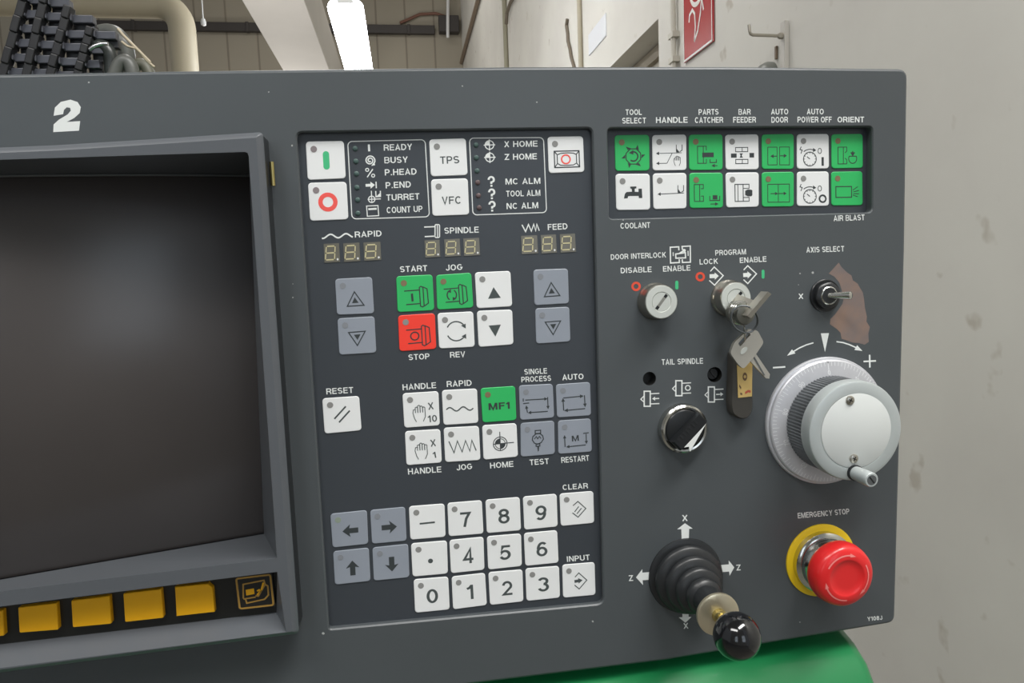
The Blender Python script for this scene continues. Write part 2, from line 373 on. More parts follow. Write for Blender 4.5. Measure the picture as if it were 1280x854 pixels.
# the wall behind the viewer, with two daylight windows
b = MB(False); b.box((-2.4, -4.4, 3.8), (7.5, 0.2, 7.6), PLASTER); struct(b, 'wall_front')
PANE = mat('daylight_pane', (210, 222, 232), 0.3, emit=((226, 238, 250), 2.2)); FRAME = mat('window_frame', (196, 196, 190), 0.5)
for i, wx in enumerate((-2.2, 0.6)):
    wo = empty('window_%d' % (i + 1), (wx, -4.28, 1.3)); wo['kind'] = 'structure'
    b = MB(False); b.box((wx, -4.28, 2.4), (1.1, 0.02, 2.2), PANE); b.build('window_pane', wo)
    b = MB(False)
    for dx in (-0.57, 0, 0.57): b.box((wx + dx, -4.26, 2.4), (0.06, 0.06, 2.28), FRAME)
    for dz in (1.3, 2.4, 3.5): b.box((wx, -4.26, dz), (1.2, 0.06, 0.06), FRAME)
    b.build('window_frame', wo)

# beam along the hall
hb = 2.7; q0 = at_z(302, 0, CAMW.z + hb); q1 = at_z(380, 0, CAMW.z + hb)
b = MB(False); b.box(((q0.x + q1.x) / 2, BACKY / 2 + 1.5, CAMW.z + hb + 0.35), (q1.x - q0.x, BACKY - 3.0, 0.7), BEAMM)
o = b.build('roof_beam', bevel=0.01); o['kind'] = 'structure'

# fluorescent batten
TUBE = mat('tube_glow', (255, 255, 255), 0.4, emit=((246, 250, 255), 24.0))
LAMPW = mat('lamp_white', (225, 226, 226), 0.4)
hl = CAMW.z + 1.62
la = at_z(431, 15, hl); lb = at_z(450, 88, hl)
lx = (la.x + lb.x) / 2; ly = (la.y + lb.y) / 2; ll = abs(lb.y - la.y) + 0.08
lampo = empty('ceiling_lamp', (lx, ly, hl), 'glowing white twin tube lamp hung on thin wires below the roof beam', 'lamp')
b = MB(False); b.box((lx, ly, hl + 0.06), (0.10, ll, 0.05), LAMPW); b.build('lamp_tray', lampo, bevel=0.008)
for s in (-1, 1):
    b = MB(False); b.tube([(lx + s * 0.058, ly - ll / 2 + 0.005, hl + 0.012), (lx + s * 0.058, ly + ll / 2 - 0.005, hl + 0.012)], 0.050, TUBE, 14); b.build('tube', lampo, smooth=40)
    b = MB(False); b.box((lx, ly + s * (ll / 2 - 0.02), hl + 0.03), (0.16, 0.02, 0.05), LAMPW); b.build('end_cap', lampo, bevel=0.005)
    b = MB(False); b.tube([(lx, ly + s * (ll / 2 - 0.1), hl + 0.07), (lx, ly + s * (ll / 2 - 0.1), 7.6)], 0.004, LAMPW, 6); b.build('hanging_wire', lampo)

# elbow duct at the left
DUCT = mat('duct_beige', (190, 180, 156), 0.5, noise=0.06, nscale=2)
dY = 4.6; c0 = at_y(229.5, 60, dY); rr = (at_y(246, 60, dY) - at_y(212, 60, dY)).length / 2
ctop = at_y(225, 5, dY); zc = at_y(150, 5, dY).z
bx = c0.x; R_ = rr * 1.75
pts = [(bx - 2.2, dY, zc), (bx - R_ - 0.3, dY, zc)] + [(bx - R_ + R_ * math.sin(a), dY, zc - R_ + R_ * math.cos(a)) for a in [math.pi / 2 * i / 10 for i in range(11)]] + [(bx, dY, zc - R_ - 0.4), (bx, dY, 0.0)]
b = MB(False); b.tube(pts, rr, DUCT, 28)
o = b.build('air_duct', smooth=40); tagp(o, 'fat beige elbow duct rising behind the panel at the far left', 'duct')

# dark cable tray on the back wall
TRAY = mat('tray_dark', (62, 58, 56), 0.6)
q0 = at_y(150, 29, BACKY); q1 = at_y(331, 41, BACKY)
zt = at_y(250, 30, BACKY).z; zb = at_y(250, 41, BACKY).z
b = MB(False); xa = at_y(60, 35, BACKY).x; xb = at_y(543, 40, BACKY).x
b.box(((xa + xb) / 2, BACKY - 0.08, (zt + zb) / 2), (xb - xa, 0.1, zt - zb), TRAY)
for k in range(7): b.box((xa + (xb - xa) * (k + 0.5) / 7, BACKY - 0.09, (zt + zb) / 2), (0.06, 0.12, (zt - zb) * 1.12), TRAY)
o = b.build('cable_tray', bevel=0.01); tagp(o, 'long dark cable tray running across the far back wall', 'cable tray')
q0 = at_y(546, 23, BACKY); q1 = at_y(575, 44, BACKY)
jb = empty('junction_box', ((q0.x + q1.x) / 2, BACKY - 0.1, q1.z), 'dark junction box at the right end of the far cable tray', 'box')
b = MB(False); b.box(((q0.x + q1.x) / 2, BACKY - 0.1, (q0.z + q1.z) / 2), (q1.x - q0.x - 0.05, 0.2, q0.z - q1.z), TRAY); b.build('box_body', jb, bevel=0.015)
b = MB(False); xm = q0.x + 0.18; b.tube([(xm, BACKY - 0.22, q1.z - 0.12), (xm + 0.02, BACKY - 0.22, q0.z), (xm + 0.06, BACKY - 0.2, q0.z + 0.7)], 0.03, LAMPW, 8); b.build('conduit', jb, smooth=40)
b = MB(False); q = [at_y(500, 30, BACKY), at_y(525, 19, BACKY), at_y(545, 18, BACKY), at_y(560, 23, BACKY)]
b.tube([(v.x, BACKY - 0.05, v.z) for v in q], 0.028, mat('cable_brown', (120, 84, 70), 0.5), 8)
tagp(b.build('wall_cable', smooth=40), 'thin reddish cable arching above the far junction box', 'cable')

# pull cord
py_ = 5.2; k0 = at_y(254, 24, py_); k1 = at_y(253, -30, py_)
pc = empty('pull_cord', k0, 'thin white pull cord with a small knob hanging beside the duct', 'cord')
b = MB(False); b.tube([(k0.x, py_, k0.z), (k0.x, py_, 7.6)], 0.005, LAMPW, 6); b.build('cord', pc)
b = MB(False); b.lathe((k0.x, py_, k0.z - 0.02), (0, 0, 1), [(0.004, -0.028), (0.018, -0.02), (0.02, 0.0), (0.012, 0.022), (0.004, 0.03)], LAMPW, 14, True); b.build('knob', pc, smooth=50)

# things on the right wall
PIPEG = mat('pipe_cream', (196, 192, 180), 0.5)
def wall_pipe(name, px0, py0, px1, r, label, m=PIPEG):
    t = at_x(px0, py0, WALLX); bb = at_x(px1, 80, WALLX); y = (t.y + bb.y) / 2
    b = MB(False); b.tube([(WALLX - r * 0.9, y, 0.0), (WALLX - r * 0.9, y, t.z + 2.0)], r, m, 12)
    for k in (0.35, 0.75): b.box((WALLX - r, y, t.z * k + 1.2), (r * 2.6, r * 3.2, 0.05), m)
    return tagp(b.build(name, smooth=40), label, 'pipe')
wall_pipe('wall_conduit', 633, 0, 635.5, 0.028, 'cream conduit climbing the right wall close to the far corner', mat('pipe_olive', (158, 154, 134), 0.5))
wall_pipe('wall_conduit', 727.5, 0, 728, 0.018, 'thin beige conduit on the right wall beside the white paper', mat('pipe_tan', (170, 162, 142), 0.5))
b = MB(False); q = [at_x(*a, WALLX) for a in ((711, 24), (710, 32), (711.5, 42), (712, 52), (714.5, 62), (716, 72), (719, 82), (722, 95))]
b.tube([(v.x - 0.012, v.y, v.z) for v in q], 0.014, mat('cable_dark', (112, 102, 88), 0.6), 8)
tagp(b.build('loose_cable', smooth=40), 'short dark loose cable dangling on the wall between the two conduits', 'cable')
b = MB(False); q = [at_x(*a, WALLX) for a in ((648, -8), (641, 4), (637, 16), (636, 30))]
b.tube([(v.x - 0.03, v.y, v.z) for v in q], 0.02, mat('cable_dark', (112, 102, 88), 0.6), 8)
tagp(b.build('bent_cable', smooth=40), 'dark cable bending down into the conduit near the far corner', 'cable')
b = MB(False); l0 = at_x(601, 0, WALLX); l1 = at_x(580, 72, WALLX)
b.tube([(WALLX - 0.035, 2.0, (l0.z + l1.z) / 2), (WALLX - 0.035, BACKY - 0.02, (l0.z + l1.z) / 2)], 0.035, mat('pipe_brown', (128, 112, 96), 0.5), 10)
tagp(b.build('wall_pipe', smooth=40), 'long brownish pipe running high along the right wall to the corner', 'pipe')
# paper
PAPER = mat('paper_white', (240, 243, 248), 0.25)
t0 = at_x(736.5, 40, WALLX); t1 = at_x(758, 20.5, WALLX); b0 = at_x(736, 70, WALLX); b1 = at_x(758.7, 46, WALLX)
zt = (t0.z + t1.z) / 2; zb = (b0.z + b1.z) / 2
b = MB(False); b.box((WALLX - 0.004, (t0.y + t1.y) / 2, (zt + zb) / 2), (0.008, abs(t0.y - t1.y), zt - zb), PAPER)
tagp(b.build('wall_notice', bevel=0.002), 'small bright white sheet fixed to the right wall left of the doorway', 'paper')
# red sign with the hose symbol
SRED = mat('sign_red', (178, 34, 40), 0.22, coat=0.5); SWHT = mat('sign_white', (232, 226, 222), 0.35)
sl = at_x(857.3, 77, WALLX); sr = at_x(893.8, 54, WALLX); sw = sl.y - sr.y; sb = (sl.z + sr.z) / 2; sh = 0.42
sg = empty('fire_hose_sign', (WALLX - 0.006, (sl.y + sr.y) / 2, sb), 'red sign with a white hose symbol high on the right wall', 'sign')
b = MB(False); b.box((WALLX - 0.006, (sl.y + sr.y) / 2, sb + sh / 2), (0.008, sw, sh), SRED)
b.build('sign_plate', sg, bevel=0.002)
b = MB(False); ik = Ink(b, lambda u, v: (WALLX - 0.0115, sl.y - u * sw, sb + sh - v * sh))
ik.R(0.02, 0.02, 0.98, 0.985, 0.022, SWHT)
ik.L([(0.22, 0.62), (0.24, 0.55), (0.34, 0.52), (0.42, 0.58), (0.44, 0.72), (0.40, 0.86)], 0.035, SWHT)
ik.L([(0.40, 0.86), (0.52, 0.78), (0.62, 0.62), (0.66, 0.48), (0.72, 0.62)], 0.035, SWHT)
ik.C(0.5, 0.3, 0.24, 0.05, SWHT, 0.2); ik.C(0.5, 0.3, 0.11, 0.04, SWHT, 0.09)
b.build('hose_symbol', sg)
# conduit with clips beside the door
b = MB(False); t = at_x(846, 0, WALLX); b.tube([(WALLX - 0.02, t.y, 0.3), (WALLX - 0.02, t.y, t.z + 1.0)], 0.013, mat('pipe_pale', (204, 200, 188), 0.5), 10)
for zz in (at_x(846, 45, WALLX).z, at_x(846, 76, WALLX).z): b.box((WALLX - 0.018, t.y, zz), (0.036, 0.06, 0.025), PIPEG)
tagp(b.build('wall_conduit', smooth=40), 'pale clipped conduit between the doorway and the red sign', 'pipe')
# hook bracket
HOOKM = mat('hook_metal', (168, 162, 150), 0.35, 0.6); BARM = mat('bracket_paint', (190, 186, 178), 0.5)
hy = at_x(983, 45, WALLX).y; z1 = at_x(983, 27, WALLX).z
hx = WALLX - 0.03
A = at_y(976, 45, hy); Bq = at_y(937, 44, hy); Cq = at_y(936, 31, hy); zt = at_y(983, 27, hy).z; xp0 = at_y(978, 27, hy).x; xp1 = at_y(988.5, 27, hy).x
hk = empty('wall_hook', (xp1, hy, zt - 0.6), 'grey upright bracket with an L shaped hook rod right of the red sign', 'hook')
b = MB(False); b.box(((xp0 + xp1) / 2, hy, zt - 0.35), (xp1 - xp0, 0.03, 0.7), BARM); b.box(((xp1 + WALLX) / 2, hy, zt - 0.5), (WALLX - xp1 + 0.01, 0.03, 0.05), BARM); b.build('upright', hk, bevel=0.002)
b = MB(False); zh = A.z
b.tube([(xp0 + 0.004, hy, zh), (Bq.x + 0.012, hy, zh + 0.002), (Bq.x + 0.003, hy, zh + 0.006), (Bq.x, hy, zh + 0.014), (Cq.x, hy, Cq.z)], 0.0055, HOOKM, 10); b.build('hook_rod', hk, smooth=50)
b = MB(False); b.lathe((A.x + 0.008, hy, zh), (-1, 0, 0), [(0.011, -0.01), (0.011, 0.012), (0.007, 0.02)], HOOKM, 6, True); b.build('nut', hk)
# dark dome behind the panel top edge
dq = at_x(963, 78, WALLX)
b = MB(False); b.lathe((WALLX, dq.y, dq.z - 0.055), (-1, 0, 0), [(0.055, -0.005), (0.055, 0.02), (0.045, 0.04), (0.02, 0.052), (0.002, 0.054)], mat('dome_grey', (110, 112, 106), 0.4), 24, True)
tagp(b.build('wall_button', smooth=40), 'dark grey dome on the wall below the hook bracket', 'fitting')
kq = at_x(971.5, 66, WALLX); b = MB(False); b.box((WALLX - 0.004, kq.y, kq.z), (0.008, 0.012, 0.045), mat('slot_brown', (120, 104, 86), 0.6))
tagp(b.build('wall_plug', bevel=0.002), 'tiny brown plug in the wall left of the hook upright', 'plug')

# ------------------------------------------------------------------ the machine under and behind the panel
mg = empty('lathe_body', W3(-60, 1400, -300), 'green painted machine body under the black control panel', 'machine')
def xend():
    return P(1057, 786, -22)[0]
XE = xend()
prof = [(-420, 187), (-60, 187), (-34, 187.2), (-22, 188), (-8, 191.5), (4, 198), (14, 210), (22, 226), (27, 246), (30, 275), (30, 700), (30, H0 * 1000 - 4)]
b = MB(); L = []
for x, k in ((-420, 0), (XE - 9, 0), (XE - 4, 1.5), (XE - 1, 4), (XE, 9)):
    L.append([(x, min(y + k, H0 * 1000 - 4), w - k) for w, y in prof] + [(x, H0 * 1000 - 4, -420)])
b.loops(L, MGREEN, True, True)
b.build('front_cover', mg, smooth=50)
b = MB(); cb = (0, 60, -240)
b.box((-230, (40 + H0 * 1000) / 2 + 0, -560), (560, H0 * 1000 - 40 - 8, 270), MGREEN); b.build('rear_cabinet', mg, bevel=0.02)
b = MB(); b.box((20, 60, -190), (120, 200, 260), mat('arm_grey', (80, 84, 86), 0.5)); b.build('panel_arm', mg, bevel=0.008)

# energy chain on the rear cabinet
CH = mat('chain_black', (34, 34, 36), 0.4, noise=0.2, nscale=40); CHG = mat('chain_bar', (74, 76, 84), 0.35, noise=0.25, nscale=60)
cY = 0.58
def cpt(px, py, dy=0.0): return at_y(px, py, cY + dy)
ec = empty('cable_chain', cpt(110, 90), 'black cable carrier chain with grey cross bars at the upper left', 'cable chain')
def chain_rail(x0, y0, x1, y1):
    a = cpt(x0, y0); c = cpt(x1, y1); n = 6; d = c - a; ang = math.atan2(d.x, d.z)
    rot = Matrix.Rotation(ang, 3, 'Y'); b = MB(False)
    for k in range(n): b.box(a + d * ((k + 0.5) / n) + Vector((0, -0.008 + 0.002 * (k % 2), 0)), (0.0085 + 0.001 * (k % 2), 0.014, d.length / n * 1.04), CH, rot)
    b.build('side_plate', ec, bevel=0.0015)
RL = [(40, -14, 8, 102), (64, -10, 38, 102), (91, 12, 67, 102), (118.5, 38, 101, 102)]
for r_ in RL: chain_rail(*r_)
def rx(r_, y): return r_[0] + (r_[2] - r_[0]) * (y - r_[1]) / (r_[3] - r_[1])
for i, ys in enumerate(((2, 20, 38, 56, 74, 92), (6, 23, 40, 58, 76, 93), (26, 45, 61, 79, 96), (46, 64, 82, 98))):
    for y in ys:
        x0 = rx(RL[i], y) + 3.5; x1 = rx(RL[i + 1], y) - 3.5 if i < 3 else x0 + 27 - (y - 46) * 0.28
        a = cpt(x0, y); c = cpt(x1, y - 0.6); m_ = (a + c) / 2; ln = (c - a).length
        b = MB(False); b.box(m_, (ln, 0.012, 0.0095), CHG); b.box(m_ + Vector((0, 0.006, -0.0085)), (ln, 0.010, 0.009), CH); b.box(m_ + Vector((-ln * 0.42, -0.004, 0.002)), (ln * 0.1, 0.014, 0.012), CHG)
        b.build('cross_bar', ec, bevel=0.0015)
# hoses and wires beside the chain
HG = mat('hose_grey', (92, 94, 90), 0.4, noise=0.2, nscale=60); WIR = mat('wire_pale', (176, 164, 140), 0.35)
def hose(name, pts, r, m, label):
    b = MB(False); P_ = [cpt(x, y, d) for x, y, d in pts]
    q = []
    for i in range(len(P_) - 1):
        p0 = P_[max(i - 1, 0)]; p1 = P_[i]; p2 = P_[i + 1]; p3 = P_[min(i + 2, len(P_) - 1)]
        for k in range(6):
            t = k / 6; q.append(0.5 * ((2 * p1) + (p2 - p0) * t + (2 * p0 - 5 * p1 + 4 * p2 - p3) * t * t + (3 * p1 - p0 - 3 * p2 + p3) * t ** 3))
    q.append(P_[-1]); b.tube(q, r, m, 10)
    return tagp(b.build(name, smooth=50), label, 'hose' if 'hose' in name else 'wire')
hose('flexible_hose', [(118, 44, 0.06), (138, 40, 0.05), (152, 50, 0.04), (158, 66, 0.04), (160, 105, 0.04)], 0.010, HG, 'thickest grey hose curling over beside the cable chain')
hose('flexible_hose', [(112, 60, 0.0), (128, 57, 0.0), (137, 66, 0.0), (139, 80, 0.0), (140, 105, 0.0)], 0.008, mat('hose_dark', (48, 52, 50), 0.3), 'dark shiny hose bending down right in front of the cable chain')
hose('flexible_hose', [(140, 104, -0.01), (147, 84, -0.01), (156, 76, -0.01), (164, 84, -0.01), (168, 105, -0.01)], 0.008, HG, 'low grey hose loop at the foot of the hose bundle')
hose('flexible_hose', [(160, 105, 0.02), (167, 86, 0.02), (176, 80, 0.02), (184, 86, 0.02), (190, 104, 0.02)], 0.007, mat('hose_olive', (104, 104, 92), 0.45), 'olive hose loop nearest the beige duct')
hose('thin_wire', [(147, 36, 0.01), (156, 46, 0.01), (170, 60, 0.0), (180, 70, 0.0), (188, 78, 0.0)], 0.0018, WIR, 'pale stiff wire slanting down over the hose bundle')
hose('thin_wire', [(152, 52, 0.0), (160, 58, 0.0), (172, 62, 0.0), (182, 74, 0.0), (193, 84, 0.0)], 0.0015, WIR, 'lower pale wire slanting to the right tip of the bundle')
hose('thin_wire', [(112, 62, -0.02), (118, 58, -0.02), (128, 55, -0.02), (135, 55, -0.02)], 0.0022, mat('wire_steel', (190, 190, 192), 0.2, 0.9), 'short shiny steel wire across the chain bars')

# ------------------------------------------------------------------ the control panel
cp = empty('control_panel', W3(0, 184, -20), 'large charcoal machine control panel with white, green and grey keys', 'control panel')
def part(mb, name, label=None, smooth=None, bevel=0.0, parent=None):
    o = mb.build(name, parent or cp, smooth=smooth, bevel=bevel)
    if label: o['label'] = label
    return o
def inset(poly, d):
    n = len(poly); o = []
    ar = sum(poly[i][0] * poly[(i + 1) % n][1] - poly[(i + 1) % n][0] * poly[i][1] for i in range(n)); sg_ = 1 if ar > 0 else -1
    for i in range(n):
        p = Vector(poly[i]); a = (p - Vector(poly[i - 1])).normalized(); c = (Vector(poly[(i + 1) % n]) - p).normalized()
        n1 = Vector((-a.y, a.x)) * sg_; n2 = Vector((-c.y, c.x)) * sg_; q = (n1 + n2).normalized(); o.append(tuple(p + q * d / max(0.5, q.dot(n1))))
    return o
def corner(pts, rad, n=5):
    """polygon with rounded corners; rad per vertex"""
    o = []; N = len(pts)
    for i in range(N):
        p = Vector(pts[i]); r = rad[i] if isinstance(rad, (list, tuple)) else rad
        if r <= 0: o.append(tuple(p)); continue
        a = (Vector(pts[i - 1]) - p).normalized(); c = (Vector(pts[(i + 1) % N]) - p).normalized()
        s_ = p + a * r; e_ = p + c * r
        for k in range(n + 1):
            t = k / n; o.append(tuple(s_ * (1 - t) ** 2 + p * 2 * t * (1 - t) + e_ * t * t))
    return o
XL = -345
outer = corner([(XL, -131), (-206.8, -134.3), (-162, -135.5), (4, -138.6), (115, -139.5), (223.7, -139.0), (224.0, -40), (223.2, 60), (222.0, 178.5), (79, 184.6), (-70, 184.6), (XL, 183)],
               [4, 0, 0, 0, 0, 5.5, 0, 0, 5, 0, 0, 4])
MAINQ = corner([P(370.6, 165.3), P(740.3, 159.8), P(754.4, 755), P(411.3, 787)], [3, 3, 4, 1.5])
SUBQ = corner([P(759.5, 160), P(1090.7, 158), P(1090.5, 265.5), P(761.6, 273.8)], [2.5, 2.5, 3, 2])
MW, SW = -3.4, -5.0
BEZQ = [(-325, -92), (-121, -99), (-121, 133), (-325, 133)]
HOLES = [(P(811.8, 473.4), 3.7), (P(893.3, 468.4), 4.2)]
def circ(c, r, n=24): return [(c[0] + r * math.cos(2 * math.pi * k / n), c[1] + r * math.sin(2 * math.pi * k / n)) for k in range(n)]
def face_with_holes(mb, out, holes, w, m):
    bm = bmesh.new()
    for lp in [out] + holes:
        vs = [bm.verts.new((p[0], p[1], w)) for p in lp]
        for i in range(len(vs)): bm.edges.new((vs[i], vs[(i + 1) % len(vs)]))
    bmesh.ops.triangle_fill(bm, use_beauty=True, use_dissolve=False, edges=bm.edges[:])
    bm.verts.index_update(); mb.add([v.co[:] for v in bm.verts], [[v.index for v in f.verts] for f in bm.faces], m); bm.free()
b = MB()
oin = inset(outer, 1.6); m_main = inset(MAINQ, -0.7); m_sub = inset(SUBQ, -0.6)
face_with_holes(b, oin, [m_main, m_sub, BEZQ] + [circ(*h) for h in HOLES], 0.0, PAINT)
b.loops([[(p[0], p[1], 0.0) for p in oin], [(p[0], p[1], -0.35) for p in inset(outer, 0.7)], [(p[0], p[1], -1.1) for p in inset(outer, 0.15)], [(p[0], p[1], -2.2) for p in outer], [(p[0], p[1], -48) for p in outer]], PAINT, False, True)
for lo, li, w in ((m_main, MAINQ, MW), (m_sub, SUBQ, SW)):
    b.loops([[(p[0], p[1], 0.0) for p in lo], [(p[0], p[1], -0.7) for p in li], [(p[0], p[1], w - 0.5) for p in li]], PAINT)
b.loops([[(p[0], p[1], 0.0) for p in BEZQ], [(p[0], p[1], -47) for p in BEZQ]], PAINT, False, True)
for c, r in HOLES: b.loops([[(p[0], p[1], 0.0) for p in circ(c, r)], [(p[0], p[1], -7.0) for p in circ(c, r)]], SLOT, False, True)
part(b, 'panel_housing', smooth=35)
for q, w in ((MAINQ, MW), (SUBQ, SW)):
    b = MB(); b.loops([[(p[0], p[1], w - 0.4) for p in q], [(p[0], p[1], w) for p in q]], MEMB, True, True); part(b, 'keypad_film', 'dark recessed keypad film')
# plug in the second hole
b = MB(); c = HOLES[1][0]; b.lathe((c[0], c[1], -4.0), (0, 0, 1), [(3.6, -3), (3.6, 0.5), (2.9, 1.4)], BLACK, 20); b.box((c[0], c[1], -2.3), (5.2, 0.9, 0.8), RUBBER, Matrix.Rotation(0.9, 3, 'Z')); part(b, 'hole_plug', 'black slotted plug in a round hole', 40)

# ------------------------------------------------------------------ keys
KQ = {}
def K_(n, *p): KQ[n] = [(p[i], p[i + 1]) for i in range(0, 8, 2)]
K_('on',382.1,177.1,429.7,176.2,432.2,223,384.6,225.1)
K_('off',384.9,228.7,433,227.4,435.5,274.2,387.6,276.3)
K_('tps',536.4,174.4,582.2,172.9,584.6,218.9,538.6,220.6)
K_('vfc',538.6,224.4,584.7,223,586.5,268.4,540.7,270.2)
K_('exit',684.4,171,728.8,170.3,730.5,215.1,686.1,216.6)
K_('upw',593.5,340.6,638,338.8,640.3,383.1,596.1,385.6)
K_('dnw',596.1,388.8,640.3,387.1,641.8,430.7,598.4,434)
K_('upr',666.6,337.3,709.9,335.8,711.3,379.4,668.2,381.9)
K_('dnr',669,385.8,711.6,383.6,713.1,427,670.3,429.9)
K_('upl',418.7,348.9,465,346.4,467.7,392,421.2,393.8)
K_('dnl',421.6,398.3,468,395.5,470.4,441.1,424.2,443.8)
K_('start',495.2,345.5,540.6,343.3,542.8,387.9,497,390.5)
K_('stop',497.5,394.6,543.5,391.7,545.3,436.3,499.4,439.3)
K_('jogs',545,344,589,341,591.7,384.6,546.5,387.3)
K_('rev',546.8,391.6,591.5,389.5,593.5,433.7,549,435.9)
K_('reset',402.7,498.3,448.8,495.2,451.9,538.1,405.8,542.5)
K_('h10',503,492,548,489.2,549.8,531.9,505.5,535)
K_('h1',506.1,539.4,550.3,536.6,552.3,578.4,508.1,581.9)
K_('rapid',552.2,488.1,596.3,485.8,598,528.8,554.5,531.6)
K_('mf1',600.6,485.5,643.9,482.7,645.5,525.3,603.3,528.4)
K_('jogl',554.5,535,598.6,532.7,600.6,575.3,556.6,578)
K_('home',602.7,531.9,645.6,529.2,647.5,571.1,604.5,575)
K_('single',648.6,482,690.9,480,692.8,522.2,650.3,525.3)
K_('auto',694.8,480.8,737.7,477.7,738.9,519.5,696.4,522.2)
K_('test',650.6,529.2,692.8,526.1,693.6,567.8,651.1,571.4)
K_('restart',697.5,526.1,738.6,523.3,740,564.8,698,567.8)
K_('al',412.7,642.7,458.6,638,460.3,680.2,415.8,684.9)
K_('ar',462.6,638,506.4,633.8,508.3,676.2,465,680.2)
K_('au',416.2,689.6,461,684.9,463.1,726.6,418.6,731.3)
K_('ad',465.4,684.9,510.2,680.2,511.8,721.9,467.3,726.4)
K_('minus',511.1,633.3,555.6,629.8,557,671.3,513,675)
K_('dot',513.7,679.7,558.7,676,559.9,717.2,515.8,721.2)
K_('n0',517,724.7,560.3,721.2,562.2,762.2,518.9,766.4)
K_('n8',606.8,625.1,649.6,621.6,651.3,663.1,608.6,666.8)
K_('n9',653.6,621.1,695.8,617.6,697.2,658.4,655.5,662.6)
K_('clear',699.5,617.4,741.7,614.1,742.8,653.9,701.1,657.9)
K_('n5',608.6,670.8,651.3,667.3,652.4,707.8,610.3,712.5)
K_('n6',654.8,666.8,696.5,663.1,698.3,703.6,656.7,707.8)
K_('n2',610.5,715.8,653.1,712.2,654.3,752.1,612.6,756.7)
K_('n3',656.7,711.1,698.8,707.8,700,747.4,658.3,751.6)
K_('input',702.8,706.4,743.3,703.1,744.5,743.9,704,747.6)
K_('n7',559.2,629.1,602.3,625.6,604.4,667.3,561,670.8)
K_('n4',561.7,675.5,604.4,671.3,605.6,712.5,563.8,717)
K_('n1',564.5,721.2,606.3,716.5,608.6,756.7,566.4,762.2)
K_('tool',768.3,169.1,811.5,168.5,811.8,213.2,769.4,213.8)
K_('coolant',769.4,217.6,812.2,217.4,812.8,262.3,770.4,262.7)
K_('hA',815.3,168.9,857.9,168.1,858.1,212.7,816,213.2)
K_('hB',816,217,858.1,216.3,858.1,260.6,817,261.6)
K_('pA',861.1,168.5,903.2,167.8,903.4,212.3,861.7,212.7)
K_('pB',861.7,216.3,903.4,215.9,903.9,259.7,862.3,260.2)
K_('bA',906.6,168.5,948,167.8,948.5,211.7,907.4,212.1)
K_('bB',907,215.9,948.5,215.5,948.5,258.5,908.1,259.5)
K_('dA',952.2,168.1,992.3,167.4,992.3,211.3,952.7,211.3)
K_('dB',952.2,215.5,992.3,214.8,992.3,258.1,952.7,258.5)
K_('wA',996.3,167.8,1035.9,167.4,1036.3,210.6,996.3,211.1)
K_('wB',996.3,214.8,1035.9,214.4,1036.3,257.4,996.3,257.6)
K_('oA',1039.5,167.8,1078.5,167.4,1078.7,210,1039.7,210.6)
K_('oB',1039.1,214.8,1078.1,214.2,1078.5,256.6,1039.5,257)
def make_key(nm, body, label, draw, dot=None, w0=MW, dotpos=(0.2, 0.2), dotr=0.085):
    w1 = w0 + 0.45; q = [P(x, y, w1) for x, y in KQ[nm]]
    b = MB(); sh = rrect(0, 0, 1, 1, 0.09)
    f0 = quadmap(q, w0 - 0.1); f1 = quadmap(q, w1 - 0.15); f2 = quadmap(q, w1)
    i2 = rrect(0.014, 0.014, 0.986, 0.986, 0.08)
    b.loops([[f0(*p) for p in sh], [f1(*p) for p in sh], [f2(*p) for p in i2]], body, False, True)
    draw(Ink(b, quadmap(q, w1 + 0.05)))
    o = part(b, 'key', label)
    if dot is not None:
        fd = quadmap(q, w1 - 0.1); ft = quadmap(q, w1 + 0.1); c = MB()
        c.loops([[fd(*p) for p in arc(dotpos[0], dotpos[1], dotr, dotr, 0, 360, 20)[:-1]], [ft(*p) for p in arc(dotpos[0], dotpos[1], dotr, dotr, 0, 360, 20)[:-1]]], dot, False, True)
        part(c, 'key_lamp', None, parent=o)
    return o
def TX(t, x0, x1, y, h, m=None, bold=0.15): return lambda k: k.T(t, x0, y, x1, y, h, m, bold)
def hand(k, x, y, s, w=0.022, m=None):
    for i in range(4):
        fx = x + s * (0.26 + 0.17 * i); top = y + s * (0.12, 0.0, 0.06, 0.14)[i]
        k.L([(fx - s * 0.08, y + s * 0.55), (fx - s * 0.08, top + s * 0.05), (fx, top), (fx + s * 0.08, top + s * 0.05), (fx + s * 0.08, y + s * 0.5)], w, m)
    k.L([(x + s * 0.18, y + s * 0.3), (x + s * 0.04, y + s * 0.32), (x, y + s * 0.55), (x + s * 0.1, y + s * 0.95), (x + s * 0.22, y + s * 1.2)], w, m)
    k.L([(x + s * 0.86, y + s * 0.5), (x + s * 0.86, y + s * 0.85), (x + s * 0.7, y + s * 1.2)], w, m)
def tri(k, up):
    if up: k.F([(0.5, 0.43), (0.33, 0.75), (0.69, 0.74)])
    else: k.F([(0.31, 0.42), (0.66, 0.41), (0.49, 0.74)])
def tri2(k, up):
    if up: k.L([(0.5, 0.38), (0.29, 0.77), (0.74, 0.76)], 0.03, INKB, True); k.F([(0.5, 0.53), (0.42, 0.69), (0.6, 0.685)], INKB)
    else: k.L([(0.5, 0.77), (0.28, 0.4), (0.73, 0.39)], 0.03, INKB, True); k.F([(0.51, 0.62), (0.42, 0.47), (0.6, 0.465)], INKB)
